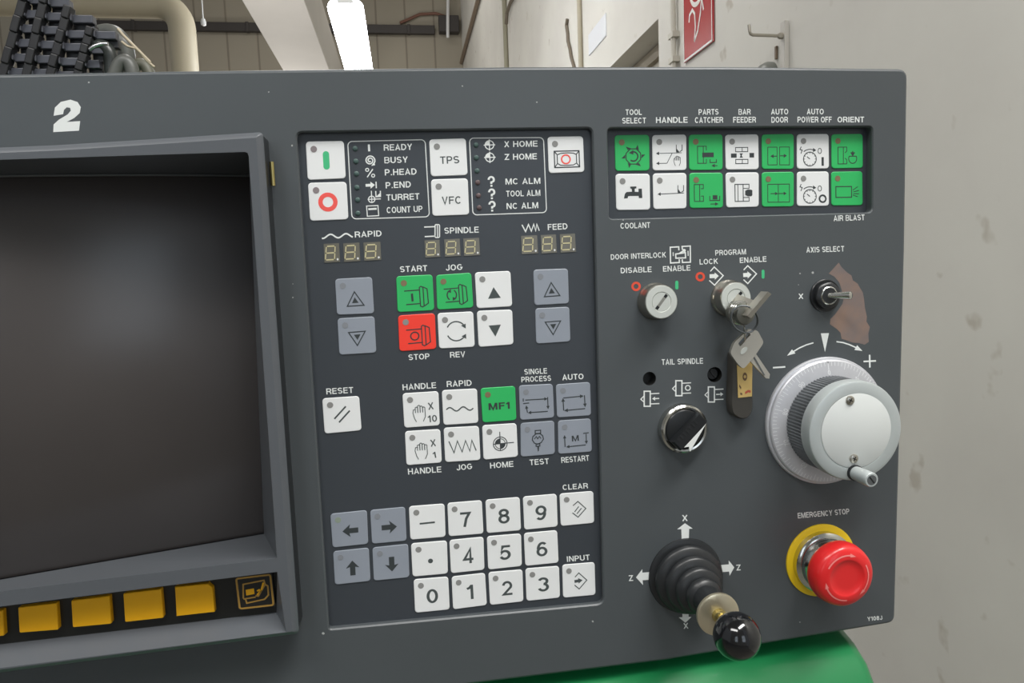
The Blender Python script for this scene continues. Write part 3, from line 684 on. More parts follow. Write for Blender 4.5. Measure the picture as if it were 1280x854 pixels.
def chuck(k, kind):
    k.L([(0.2, 0.42), (0.62, 0.41)], 0.03, INKB); k.L([(0.24, 0.8), (0.62, 0.79)], 0.03, INKB)
    k.L([(0.62, 0.34), (0.66, 0.31), (0.72, 0.34), (0.73, 0.86), (0.69, 0.89), (0.63, 0.86)], 0.03, INKB, True)
    k.L([(0.72, 0.33), (0.83, 0.39), (0.85, 0.79), (0.73, 0.87)], 0.03, INKB)
    if kind == 'I': k.L([(0.41, 0.5), (0.42, 0.72)], 0.06, INKB)
    if kind == 'O': k.C(0.43, 0.6, 0.11, 0.035, INKB)
    if kind == 'J':
        k.L(arc(0.42, 0.6, 0.13, 0.15, 120, 240, 10), 0.035, INKB); k.F([(0.4, 0.43), (0.29, 0.5), (0.4, 0.54)], INKB)
        k.L(arc(0.42, 0.6, 0.13, 0.15, -60, 60, 10), 0.035, INKB); k.F([(0.44, 0.77), (0.55, 0.7), (0.44, 0.66)], INKB)
def rev(k):
    k.L(arc(0.5, 0.53, 0.27, 0.27, 205, 325, 16), 0.035); k.F([(0.77, 0.47), (0.64, 0.38), (0.77, 0.33)])
    k.L(arc(0.5, 0.53, 0.27, 0.27, 155, 35, 16), 0.035); k.F([(0.77, 0.62), (0.64, 0.68), (0.77, 0.76)])
def exitk(k):
    k.R(0.17, 0.4, 0.87, 0.85, 0.03, INKB); k.L([(0.25, 0.5), (0.36, 0.46), (0.55, 0.45), (0.7, 0.46), (0.79, 0.5), (0.79, 0.74), (0.7, 0.79), (0.5, 0.8), (0.34, 0.79), (0.25, 0.74)], 0.025, INKB, True)
    for a, c in (((0.17, 0.4), (0.25, 0.5)), ((0.87, 0.4), (0.79, 0.5)), ((0.87, 0.85), (0.79, 0.74)), ((0.17, 0.85), (0.25, 0.74))): k.L([a, c], 0.025, INKB)
    k.C(0.49, 0.63, 0.12, 0.04, RINK)
def wave(k): k.L([(0.1 + 0.77 * i / 32, 0.56 - 0.055 * math.sin(i / 32 * 4 * math.pi)) for i in range(33)], 0.035)
def zig(k): k.L([(0.13, 0.4), (0.26, 0.74), (0.37, 0.4), (0.49, 0.73), (0.6, 0.4), (0.71, 0.72), (0.78, 0.4), (0.89, 0.71)], 0.032)
def home(k):
    k.C(0.5, 0.57, 0.2, 0.025, INKB); k.C(0.5, 0.57, 0.145, 0.02, INKB)
    k.F([(0.5, 0.57)] + arc(0.5, 0.57, 0.145, 0.145, 180, 270, 8), INKB); k.F([(0.5, 0.57)] + arc(0.5, 0.57, 0.145, 0.145, 0, 90, 8), INKB)
    k.L([(0.5, 0.22), (0.5, 0.78)], 0.025, INKB); k.L([(0.3, 0.57), (0.9, 0.56)], 0.025, INKB)
def single(k):
    k.A((0.83, 0.43), (0.17, 0.43), 0.05, 0.1, 0.03, INKB); k.A((0.83, 0.74), (0.83, 0.38), 0.05, 0.1, 0.03, INKB); k.A((0.23, 0.8), (0.82, 0.8), 0.05, 0.1, 0.03, INKB)
    k.A((0.19, 0.58), (0.22, 0.8), 0.05, 0.1, 0.03, INKB); k.L([(0.1, 0.53), (0.28, 0.52)], 0.03, INKB); k.L([(0.11, 0.38), (0.11, 0.47)], 0.03, INKB)
def auto(k):
    k.A((0.8, 0.4), (0.2, 0.42), 0.055, 0.11, 0.03, INKB); k.A((0.83, 0.74), (0.82, 0.38), 0.055, 0.11, 0.03, INKB); k.A((0.21, 0.8), (0.83, 0.78), 0.055, 0.11, 0.03, INKB); k.A((0.19, 0.42), (0.2, 0.8), 0.055, 0.11, 0.03, INKB)
def test(k):
    k.R(0.43, 0.25, 0.59, 0.34, 0.03, INKB); k.L([(0.45, 0.35), (0.36, 0.42), (0.34, 0.52), (0.4, 0.62), (0.5, 0.66), (0.6, 0.62), (0.67, 0.52), (0.65, 0.42), (0.57, 0.35)], 0.03, INKB, True)
    k.L([(0.4, 0.5), (0.46, 0.43), (0.5, 0.5), (0.55, 0.43), (0.6, 0.5)], 0.025, INKB); k.R(0.45, 0.65, 0.56, 0.72, 0.03, INKB); k.F([(0.48, 0.72), (0.54, 0.72), (0.53, 0.86), (0.5, 0.88)], INKB)
def restart(k):
    k.A((0.19, 0.44), (0.2, 0.8), 0.05, 0.1, 0.03, INKB); k.A((0.23, 0.8), (0.82, 0.78), 0.05, 0.1, 0.03, INKB); k.A((0.84, 0.76), (0.84, 0.45), 0.05, 0.1, 0.03, INKB); k.L([(0.75, 0.43), (0.92, 0.42)], 0.03, INKB)
    k.T('M', 0.41, 0.65, 0.62, 0.64, 0.17, INKB, 0.17)
def barrow(ang):
    ca, sa = math.cos(ang), math.sin(ang)
    def d(k):
        k.F([(0.52 + x * ca - y * sa, 0.55 + x * sa + y * ca) for x, y in ((0.22, 0), (0, 0.19), (0.03, 0.075), (-0.22, 0.075), (-0.22, -0.075), (0.03, -0.075), (0, -0.19))], INKB)
    return d
def clear(k):
    k.L([(0.38, 0.4), (0.53, 0.28), (0.76, 0.52), (0.52, 0.77), (0.36, 0.62)], 0.028); k.L([(0.42, 0.6), (0.55, 0.44)], 0.028); k.L([(0.49, 0.66), (0.63, 0.5)], 0.028)
def inputk(k):
    k.L([(0.38, 0.4), (0.5, 0.28), (0.74, 0.52), (0.5, 0.77), (0.36, 0.64)], 0.028); k.A((0.61, 0.51), (0.36, 0.53), 0.085, 0.13, 0.085)
def reset(k): k.L([(0.29, 0.6), (0.62, 0.27)], 0.045); k.L([(0.41, 0.71), (0.72, 0.4)], 0.045)
def tool(k):
    k.L([(0.53 + 0.23 * math.cos(math.pi / 8 + i * math.pi / 4), 0.6 + 0.23 * math.sin(math.pi / 8 + i * math.pi / 4)) for i in range(8)], 0.028, INKB, True)
    k.L(arc(0.53, 0.6, 0.13, 0.13, -130, 130, 16), 0.04, INKB); k.F([(0.53, 0.42), (0.4, 0.5), (0.53, 0.55)], INKB)
    for i in range(6):
        a = i * math.pi / 3; c_, s_ = math.cos(a), math.sin(a)
        k.F([(0.53 + c_ * r - s_ * t, 0.6 + s_ * r + c_ * t) for r, t in ((0.23, 0.06), (0.35, -0.05), (0.24, -0.05))], INKB)
def toolbit(k, x, y):
    k.L([(x, y - 0.02), (x, y - 0.22)], 0.02, INKB); k.F([(x, y), (x, y - 0.12), (x + 0.1, y)], INKB); k.L([(x + 0.1, y - 0.02), (x + 0.17, y - 0.06), (x + 0.17, y - 0.22)], 0.022, INKB)
def hka(k):
    k.A((0.1, 0.52), (0.86, 0.51), 0.05, 0.09, 0.016, INKB); k.L([(0.58, 0.51), (0.42, 0.8)], 0.018, INKB); k.A((0.1, 0.8), (0.42, 0.8), 0.05, 0.09, 0.018, INKB)
    toolbit(k, 0.7, 0.5); hand(k, 0.62, 0.6, 0.23, 0.016, INKB)
def hkb(k): k.A((0.13, 0.58), (0.92, 0.56), 0.05, 0.09, 0.02, INKB); toolbit(k, 0.74, 0.56)
def pka(k):
    k.R(0.25, 0.33, 0.42, 0.81, 0.022, INKB); k.L([(0.42, 0.33), (0.51, 0.33), (0.51, 0.45)], 0.022, INKB); k.L([(0.42, 0.81), (0.51, 0.81), (0.51, 0.69)], 0.022, INKB)
    k.F([(0.39, 0.51), (0.73, 0.51), (0.73, 0.64), (0.39, 0.64)], INKB); k.L([(0.62, 0.7), (0.62, 0.79), (0.81, 0.79), (0.81, 0.7)], 0.025, INKB); k.A((0.66, 0.88), (0.84, 0.88), 0.05, 0.1, 0.022, INKB)
def pkb(k):
    k.R(0.14, 0.33, 0.3, 0.81, 0.022, INKB); k.L([(0.3, 0.33), (0.41, 0.33), (0.41, 0.45), (0.34, 0.45)], 0.022, INKB); k.L([(0.3, 0.81), (0.41, 0.81), (0.41, 0.66), (0.34, 0.66)], 0.022, INKB)
    k.L([(0.6, 0.66), (0.6, 0.79), (0.9, 0.79), (0.9, 0.66)], 0.025, INKB); k.F([(0.69, 0.64), (0.83, 0.64), (0.83, 0.76), (0.69, 0.76)], INKB); k.A((0.86, 0.89), (0.62, 0.89), 0.05, 0.1, 0.022, INKB)
def bka(k):
    for y in (0.37, 0.71): k.R(0.3, y, 0.67, y + 0.12, 0.022, INKB); k.L([(0.5, y), (0.5, y + 0.12)], 0.02, INKB)
    k.F([(0.16, 0.54), (0.33, 0.54), (0.33, 0.66), (0.16, 0.66)], INKB); k.F([(0.42, 0.54), (0.52, 0.54), (0.48, 0.6), (0.52, 0.66), (0.42, 0.66), (0.45, 0.6)], INKB); k.F([(0.72, 0.53), (0.86, 0.53), (0.86, 0.66), (0.72, 0.66)], INKB)
def bkb(k):
    k.R(0.27, 0.34, 0.52, 0.83, 0.025, INKB); k.L([(0.36, 0.34), (0.36, 0.83)], 0.02, INKB); k.R(0.52, 0.34, 0.7, 0.46, 0.022, INKB); k.R(0.52, 0.72, 0.7, 0.83, 0.022, INKB)
    k.F([(0.58, 0.53), (0.66, 0.49), (0.77, 0.5), (0.8, 0.52), (0.8, 0.66), (0.77, 0.69), (0.66, 0.69), (0.58, 0.65)], INKB)
def dka(k):
    k.R(0.18, 0.37, 0.47, 0.88, 0.02, INKB); k.R(0.55, 0.37, 0.86, 0.88, 0.02, INKB); k.A((0.26, 0.63), (0.46, 0.63), 0.055, 0.1, 0.025, INKB); k.A((0.78, 0.62), (0.57, 0.62), 0.055, 0.1, 0.025, INKB)
def dkb(k):
    k.R(0.18, 0.35, 0.86, 0.87, 0.02, INKB); k.L([(0.51, 0.35), (0.51, 0.87)], 0.02, INKB); k.A((0.5, 0.62), (0.27, 0.62), 0.05, 0.09, 0.022, INKB); k.A((0.77, 0.62), (0.5, 0.62), 0.05, 0.09, 0.022, INKB)
def wk(last):
    def d(k):
        k.C(0.4, 0.72, 0.2, 0.025, INKB); k.L([(0.4, 0.72), (0.31, 0.65)], 0.025, INKB)
        for i in range(12):
            a = i * math.pi / 6; k.L([(0.4 + 0.155 * math.cos(a), 0.72 + 0.155 * math.sin(a)), (0.4 + 0.19 * math.cos(a), 0.72 + 0.19 * math.sin(a))], 0.015, INKB)
        k.L([(0.13, 0.36), (0.09, 0.44), (0.16, 0.46), (0.12, 0.56)], 0.025, INKB); k.L(arc(0.4, 0.72, 0.3, 0.28, 230, 295, 8), 0.025, INKB); k.F([(0.6, 0.47), (0.5, 0.4), (0.5, 0.52)], INKB)
        k.C(0.71, 0.49, 0.055, 0.02, INKB, 0.075)
        if last == 'I': k.L([(0.8, 0.67), (0.8, 0.92)], 0.07, INKB)
        else: k.C(0.8, 0.79, 0.1, 0.05, INKB)
    return d
def oka(k):
    k.R(0.2, 0.38, 0.37, 0.87, 0.022, INKB); k.L([(0.37, 0.38), (0.48, 0.38), (0.48, 0.5), (0.42, 0.55)], 0.022, INKB); k.L([(0.37, 0.87), (0.48, 0.87), (0.48, 0.75), (0.42, 0.7)], 0.022, INKB)
    k.L(arc(0.67, 0.72, 0.13, 0.14, -30, 210, 12), 0.025, INKB, True); k.A((0.67, 0.66), (0.67, 0.5), 0.06, 0.1, 0.03, INKB); k.L([(0.6, 0.55), (0.74, 0.55)], 0.03, INKB)
def okb(k):
    k.R(0.14, 0.44, 0.64, 0.76, 0.028, INKB)
    for a, c in (((0.68, 0.55), (0.84, 0.45)), ((0.7, 0.6), (0.88, 0.56)), ((0.7, 0.65), (0.88, 0.66)), ((0.68, 0.69), (0.84, 0.75))): k.L([a, c], 0.022, INKB)
def tap(k):
    k.F([(0.24, 0.63), (0.26, 0.55), (0.31, 0.5), (0.5, 0.49), (0.66, 0.5), (0.66, 0.41), (0.76, 0.41), (0.77, 0.67), (0.67, 0.67), (0.66, 0.61), (0.4, 0.61), (0.35, 0.62), (0.34, 0.67), (0.23, 0.68)], INKB)
    k.F([(0.47, 0.5), (0.46, 0.41), (0.42, 0.4), (0.42, 0.35), (0.6, 0.345), (0.6, 0.4), (0.55, 0.41), (0.55, 0.5)], INKB)
KEYS = [
 ('on', WHITE, 'white key with a green bar', lambda k: k.F(rrect(0.43, 0.26, 0.595, 0.745, 0.08), GINK), DOTB),
 ('off', WHITE, 'white key with a red ring', lambda k: k.C(0.49, 0.52, 0.195, 0.115, RINK), DOTB),
 ('tps', WHITE, 'white key lettered TPS', TX('TPS', 0.27, 0.79, 0.67, 0.2), DOTG), ('vfc', WHITE, 'white key lettered VFC', TX('VFC', 0.27, 0.78, 0.69, 0.21), DOTG),
 ('exit', WHITE, 'white key with a red ring inside a framed screen symbol', exitk, DOTG),
 ('upl', GREY, 'grey key with an upward triangle under the rapid display', lambda k: tri2(k, 1), DOTX), ('dnl', GREY, 'grey key with a downward triangle under the rapid display', lambda k: tri2(k, 0), DOTX),
 ('start', GREEN, 'green START key with a bar in a chuck symbol', lambda k: chuck(k, 'I'), DOTR), ('jogs', GREEN, 'green JOG key with turning arrows in a chuck symbol', lambda k: chuck(k, 'J'), DOTR),
 ('upw', WHITE, 'white key with a solid upward triangle', lambda k: tri(k, 1), DOTG), ('stop', RED, 'red STOP key with a ring in a chuck symbol', lambda k: chuck(k, 'O'), DOTG),
 ('rev', WHITE, 'white REV key with two curved arrows', rev, DOTG), ('dnw', WHITE, 'white key with a solid downward triangle', lambda k: tri(k, 0), DOTG),
 ('upr', GREY, 'grey key with an upward triangle under the feed display', lambda k: tri2(k, 1), DOTX), ('dnr', GREY, 'grey key with a downward triangle under the feed display', lambda k: tri2(k, 0), DOTX),
 ('reset', WHITE, 'white RESET key with two slanted strokes', reset, DOTG),
 ('h10', WHITE, 'white key with a hand and X 10', lambda k: (hand(k, 0.26, 0.37, 0.4, 0.022), k.T('X', 0.7, 0.52, 0.85, 0.51, 0.2), k.T('10', 0.67, 0.89, 0.93, 0.88, 0.2)), DOTG),
 ('h1', WHITE, 'white key with a hand and X 1', lambda k: (hand(k, 0.26, 0.37, 0.4, 0.022), k.T('X', 0.71, 0.5, 0.86, 0.49, 0.2), k.T('1', 0.76, 0.85, 0.85, 0.84, 0.18)), DOTG),
 ('rapid', WHITE, 'white RAPID key with a wavy line', wave, DOTG), ('jogl', WHITE, 'white JOG key with a zigzag line', zig, DOTG),
 ('mf1', GREEN, 'green key lettered MF1', TX('MF1', 0.2, 0.82, 0.65, 0.2, INKB, 0.19), DOTR), ('home', WHITE, 'white HOME key with a target symbol', home, DOTG),
 ('single', GREY, 'grey SINGLE PROCESS key', single, DOTX), ('auto', GREY, 'grey AUTO key with a rectangle of arrows', auto, DOTX), ('test', GREY, 'grey TEST key with a tool symbol', test, DOTX), ('restart', GREY, 'grey RESTART key with an M between arrows', restart, DOTX),
 ('al', GREY, 'grey key with a left arrow', barrow(math.pi), DOTY), ('ar', GREY, 'grey key with a right arrow', barrow(0), DOTX), ('au', GREY, 'grey key with an up arrow', barrow(-math.pi / 2), DOTX), ('ad', GREY, 'grey key with a down arrow', barrow(math.pi / 2), DOTX),
 ('minus', WHITE, 'white key with a minus stroke', lambda k: k.L([(0.28, 0.54), (0.71, 0.53)], 0.05), DOTG), ('dot', WHITE, 'white key with a point', lambda k: k.D(0.52, 0.57, 0.07), DOTG),
] + [('n%d' % d, WHITE, 'white key with number %d' % d, TX(str(d), (0.42 if d == 1 else 0.35), (0.62 if d == 1 else 0.68), 0.75, 0.44 if d != 0 else 0.42), DOTG) for d in range(10)] + [
 ('clear', WHITE, 'white CLEAR key with a barred diamond', clear, DOTG), ('input', WHITE, 'white INPUT key with an arrow in a diamond', inputk, DOTG)]
for nm, body, lab, dr, dot in KEYS: make_key(nm, body, lab, dr, dot)
SUB = [('tool', GREEN, 'green TOOL SELECT key with a turret symbol', tool, DOTR), ('coolant', WHITE, 'white COOLANT key with a tap symbol', tap, DOTG),
 ('hA', WHITE, 'white HANDLE key with a hand and branching arrows', hka, DOTG), ('hB', WHITE, 'white key with one long arrow and a tool bit', hkb, DOTG),
 ('pA', GREEN, 'green PARTS CATCHER key with a bar in the chuck', pka, DOTR), ('pB', GREEN, 'green key with a part in the catcher', pkb, DOTR),
 ('bA', WHITE, 'white BAR FEEDER key with an open collet', bka, DOTG), ('bB', WHITE, 'white key with a clamped bar', bkb, DOTG),
 ('dA', GREEN, 'green AUTO DOOR key with arrows apart', dka, DOTR), ('dB', GREEN, 'green key with a closed door symbol', dkb, DOTR),
 ('wA', WHITE, 'white AUTO POWER OFF key with a clock and bar', wk('I'), DOTG), ('wB', WHITE, 'white key with a clock and heavy ring', wk('O'), DOTG),
 ('oA', GREEN, 'green ORIENT key with a chuck and arrow', oka, DOTR), ('oB', GREEN, 'green AIR BLAST key with a spraying nozzle', okb, DOTR)]
for nm, body, lab, dr, dot in SUB: make_key(nm, body, lab, dr, dot, SW)

# ------------------------------------------------------------------ printed legends
def ink_part(w, draw, name='legend', label=None):
    """one printed mark per object: the drawing may open a new mark with k.new()"""
    bs = [MB()]; k = Ink(bs[0], lambda x, y: P3(x, y, w))
    def new():
        if bs[-1].v: bs.append(MB()); k.mb = bs[-1]
    k.new = new; draw(k)
    return [part(b, name, label) for b in bs][0]
def legends(rows, w, bold=0.16):
    for t, x0, y0, x1, y1, h in rows: ink_part(w, lambda k: k.T(t, x0, y0, x1, y1, h, LEGEND, bold))
LM, LS, LP = MW + 0.08, SW + 0.08, 0.08
legends([('READY', 479.8, 188.4, 515.2, 187.3, 7.7), ('BUSY', 480.6, 204.2, 509.8, 203.3, 7.7), ('P.HEAD', 481.1, 219.4, 520.8, 218.1, 7.7), ('P.END', 482.2, 235.6, 513.7, 234.2, 7.7),
 ('TURRET', 483, 250.9, 524.4, 249.2, 7.7), ('COUNT UP', 483.5, 266.6, 528.2, 264.8, 7.6), ('X HOME', 630.4, 184, 672, 183.2, 7.4), ('Z HOME', 630.4, 200, 671.2, 199.1, 7.4), ('MC ALM', 631.9, 230.7, 675.5, 229.7, 7.4),
 ('TOOL ALM', 632.8, 246, 675.5, 244.7, 7.4), ('NC ALM', 633.3, 261.5, 672.9, 260.2, 7.4), ('RAPID', 443.6, 297, 477.1, 295.4, 7.4), ('SPINDLE', 555.5, 292.2, 598.5, 290.8, 7.5), ('FEED', 684.9, 287.8, 709.5, 286.5, 7.5),
 ('START', 500.1, 340.4, 534.2, 338.8, 7.3), ('JOG', 557.4, 338.5, 578.3, 337.3, 7.3), ('STOP', 510.8, 450.4, 537.1, 448.8, 7.1), ('REV', 562.7, 447.3, 581.6, 446.3, 7.1), ('RESET', 408.1, 493.2, 441.7, 491.2, 7.4),
 ('HANDLE', 503.4, 487.9, 545.3, 485.2, 7.3), ('RAPID', 558.6, 483.9, 589.7, 482.2, 7.3), ('SINGLE', 655.6, 468.4, 683.9, 467, 6.8), ('PROCESS', 651.9, 478.1, 688.9, 476.1, 6.8), ('AUTO', 703, 475.4, 729.5, 474, 7),
 ('HANDLE', 510.2, 593.4, 551.9, 590.4, 7.3), ('JOG', 571, 588.3, 590.5, 586.4, 7), ('HOME', 612.8, 585.8, 642, 583.6, 7.1), ('TEST', 662.3, 581.7, 686.3, 580, 7), ('RESTART', 701.9, 578.9, 736.6, 576, 7),
 ('CLEAR', 703.5, 612.8, 735.1, 610.5, 6.7), ('INPUT', 708.9, 702.5, 737.4, 700.1, 6.8)], LM)
legends([('TOOL', 782, 143.8, 802.3, 143.6, 7), ('SELECT', 777.8, 154.5, 807.5, 154.2, 7.2), ('HANDLE', 820, 153.8, 859.6, 153.4, 7.2), ('PARTS', 873.3, 143.6, 898.2, 143.2, 7), ('CATCHER', 868.7, 153.8, 903.9, 153.4, 7.2),
 ('BAR', 923.2, 143.4, 938.3, 143.2, 7), ('FEEDER', 916.5, 153.4, 944.9, 153.2, 7.2), ('AUTO', 963.8, 143.2, 985.3, 143, 7), ('DOOR', 964.3, 153.4, 984.9, 153.2, 7.2), ('AUTO', 1008.5, 143, 1029.6, 143, 7), ('POWER OFF', 996.9, 153.1, 1039.7, 153.1, 7.2),
 ('ORIENT', 1046.9, 153, 1080.2, 152.9, 7), ('COOLANT', 775.7, 286.1, 812.8, 284.8, 7.1), ('AIR BLAST', 1042.2, 276.5, 1080.8, 275.3, 7.1), ('DOOR INTERLOCK', 763.6, 324.8, 832.6, 321.8, 6.7), ('DISABLE', 776, 341.7, 814.6, 340.1, 6.8),
 ('ENABLE', 828.9, 339.7, 863.1, 338.2, 6.8), ('PROGRAM', 894.2, 319.5, 932.6, 318, 6.7), ('LOCK', 874.6, 330.8, 897.5, 329.8, 6.7), ('ENABLE', 924.9, 328.9, 958.2, 327.1, 6.7), ('AXIS SELECT', 1008.1, 315.9, 1055.3, 314.4, 6.9),
 ('X', 998.2, 373.8, 1004.2, 373.7, 6.6), ('TAIL SPINDLE', 827.2, 456.3, 878.9, 454.7, 7.1), ('EMERGENCY STOP', 997.5, 648.2, 1061.9, 642.6, 6.8), ('X', 852.8, 651.6, 859.6, 651.4, 7.6), ('Z', 785.8, 726.6, 792, 726.2, 7.2), ('Z', 920.3, 713.4, 926.4, 713, 7.2), ('X', 854.6, 786.2, 860.6, 785.8, 7),
 ('Y108J', 1084.5, 776.6, 1103.5, 774.8, 5.2)], LP)
# indicator frames with icons
def frame(q, name):
    b = MB(); k = Ink(b, quadmap([P(*c, LM) for c in q], LM)); k.L(rrect(0, 0, 1, 1, 0.055), 0.012, LEGEND, True); return part(b, name)
frame([(434.6, 177), (531.4, 174.6), (536.8, 271), (440, 273.8)], 'legend_frame'); frame([(586.8, 172.7), (679.4, 172), (683.2, 265.7), (591.1, 268.8)], 'legend_frame')
def icon_l(k):
    m = LEGEND; k.new(); k.L([(461, 180.6), (461.5, 189.2)], 2.6, m)
    k.new(); k.L([(462.4 + (1.2 + 5.3 * t / 30) * math.cos(0.6 + t * 0.42), 200.6 + (1.2 + 5.3 * t / 30) * math.sin(0.6 + t * 0.42)) for t in range(31)], 1.5, m); k.F([(464, 207.5), (469, 206.5), (467.5, 202.5)], m)
    k.new(); k.C(459, 212.4, 1.9, 1.2, m); k.C(466.4, 219.6, 1.9, 1.2, m); k.L([(466, 211.4), (459, 221.6)], 1.4, m)
    k.new(); k.A((468.6, 231.2), (457, 231.8), 4.4, 5.5, 3.4, m); k.L([(470, 227.2), (470.4, 235.4)], 1.5, m)
    k.new(); k.C(464.6, 249.2, 4, 1.3, m); k.L([(464.2, 238.6), (464.9, 254)], 1.2, m); k.L([(459.6, 249.4), (476, 248.6)], 1.2, m); k.L([(469.6, 238.8), (470, 246), (475.6, 245.6), (475.4, 238.6)], 1.4, m); k.F([(470, 246), (475.2, 241), (475.4, 245.6)], m)
    k.new(); k.L([(458.2, 257.6), (472.4, 257), (473.4, 269.6), (459.2, 270.4)], 1.2, m, True); k.L([(460.4, 261.6), (470.8, 261)], 2.4, m)
ink_part(LM, icon_l, 'legend_icon')
def icon_r(k):
    m = LEGEND
    for x, y in ((611.8, 181.3), (612.3, 196.8)):
        k.new(); k.C(x, y, 5.4, 1.2, m); k.L([(x - 7.2, y + 0.2), (x + 7.2, y - 0.2)], 1.2, m); k.L([(x - 0.2, y - 7), (x + 0.2, y + 7)], 1.2, m); k.F([(x, y)] + arc(x, y, 5.4, 5.4, 180, 270, 6), m)
    for x, y in ((614.2, 233.6), (614.8, 249.2), (615.2, 264.6)): k.new(); k.T('?', x - 4.4, y, x + 4.6, y - 0.3, 13.4, m, 0.17)
ink_part(LM, icon_r, 'legend_icon')
def icon_m(k):
    m = LEGEND
    k.L([(402.4 + 38.6 * i / 24, 295.8 - 1.6 * i / 24 + 2.4 * math.sin(i / 24 * 4 * math.pi + 1.2)) for i in range(25)], 1.9, m)
    k.new(); k.L([(530.2, 283.9), (543.6, 283.4)], 1.5, m); k.L([(530.9, 295.9), (544.4, 295.2)], 1.5, m); k.L(rrect(543.8, 280.8, 549.4, 297, 1.5), 1.4, m, True); k.L([(546.6, 281), (546.9, 297)], 1.2, m)
    k.new(); k.L([(652.4, 281), (657, 289.6), (660.6, 280.6), (664.2, 289.2), (667.2, 280.2), (669.6, 288.6), (671, 280.2), (674, 288.4)], 1.5, m)
ink_part(LM, icon_m, 'legend_icon')
for x, y, mm in [(444, 185.8, LEDG), (444.8, 201.7, LEDG), (445.6, 217.3, LEDG), (446.1, 234.5, LEDG), (447, 250, LEDG), (447.4, 266.8, LEDG), (595.1, 181.3, LEDG), (595.4, 197.3, LEDG), (596.3, 213.7, LEDG), (597.1, 228.3, LEDR), (598, 244.7, LEDR), (598.9, 259.8, LEDR)]:
    b = MB(); c = P(x, y, MW); b.lathe((c[0], c[1], MW), (0, 0, 1), [(1.35, -0.2), (1.3, 0.25), (0.9, 0.5), (0.3, 0.6)], mm, 14); part(b, 'status_light', None, 60)
# seven segment windows
def digit(x0, y0, x1, y1):
    q = [P(x0, y0 + 0.4, MW + 0.1), P(x1 - 1.2, y0 - 0.6, MW + 0.1), P(x1, y1 - 0.6, MW + 0.1), P(x0 + 1.2, y1 + 0.6, MW + 0.1)]
    b = MB(); f0 = quadmap(q, MW - 0.1); f1 = quadmap(q, MW + 0.3); sq = [(0, 0), (1, 0), (1, 1), (0, 1)]
    b.loops([[f0(*p) for p in sq], [f1(*p) for p in sq]], SEGBG, False, True); k = Ink(b, quadmap(q, MW + 0.36)); w = 0.07
    A_, B_, C_, D_, E_, F_ = (0.17, 0.14), (0.74, 0.14), (0.7, 0.5), (0.66, 0.86), (0.06, 0.86), (0.12, 0.5)
    g = lambda p, q_: (Vector(p).lerp(Vector(q_), 0.09), Vector(p).lerp(Vector(q_), 0.91))
    for p, q_ in ((A_, B_), (B_, C_), (C_, D_), (D_, E_), (E_, F_), (F_, A_), (F_, C_)): k.L(g(p, q_), w, SEG)
    k.D(0.86, 0.86, 0.06, LAMPW); part(b, 'digit_display')
for d in [(404.5, 304.6, 425, 327.9), (429, 303.9, 450.4, 326.8), (454.3, 302.9, 476.6, 325.4), (530.5, 300.2, 550.4, 321.5), (555.2, 299, 575.8, 320.4), (579, 297.9, 600.1, 319.5), (651.1, 294.6, 672.5, 317.2), (675.7, 293.6, 696, 316.4), (699.5, 292.6, 719.8, 315.3)]: digit(*d)
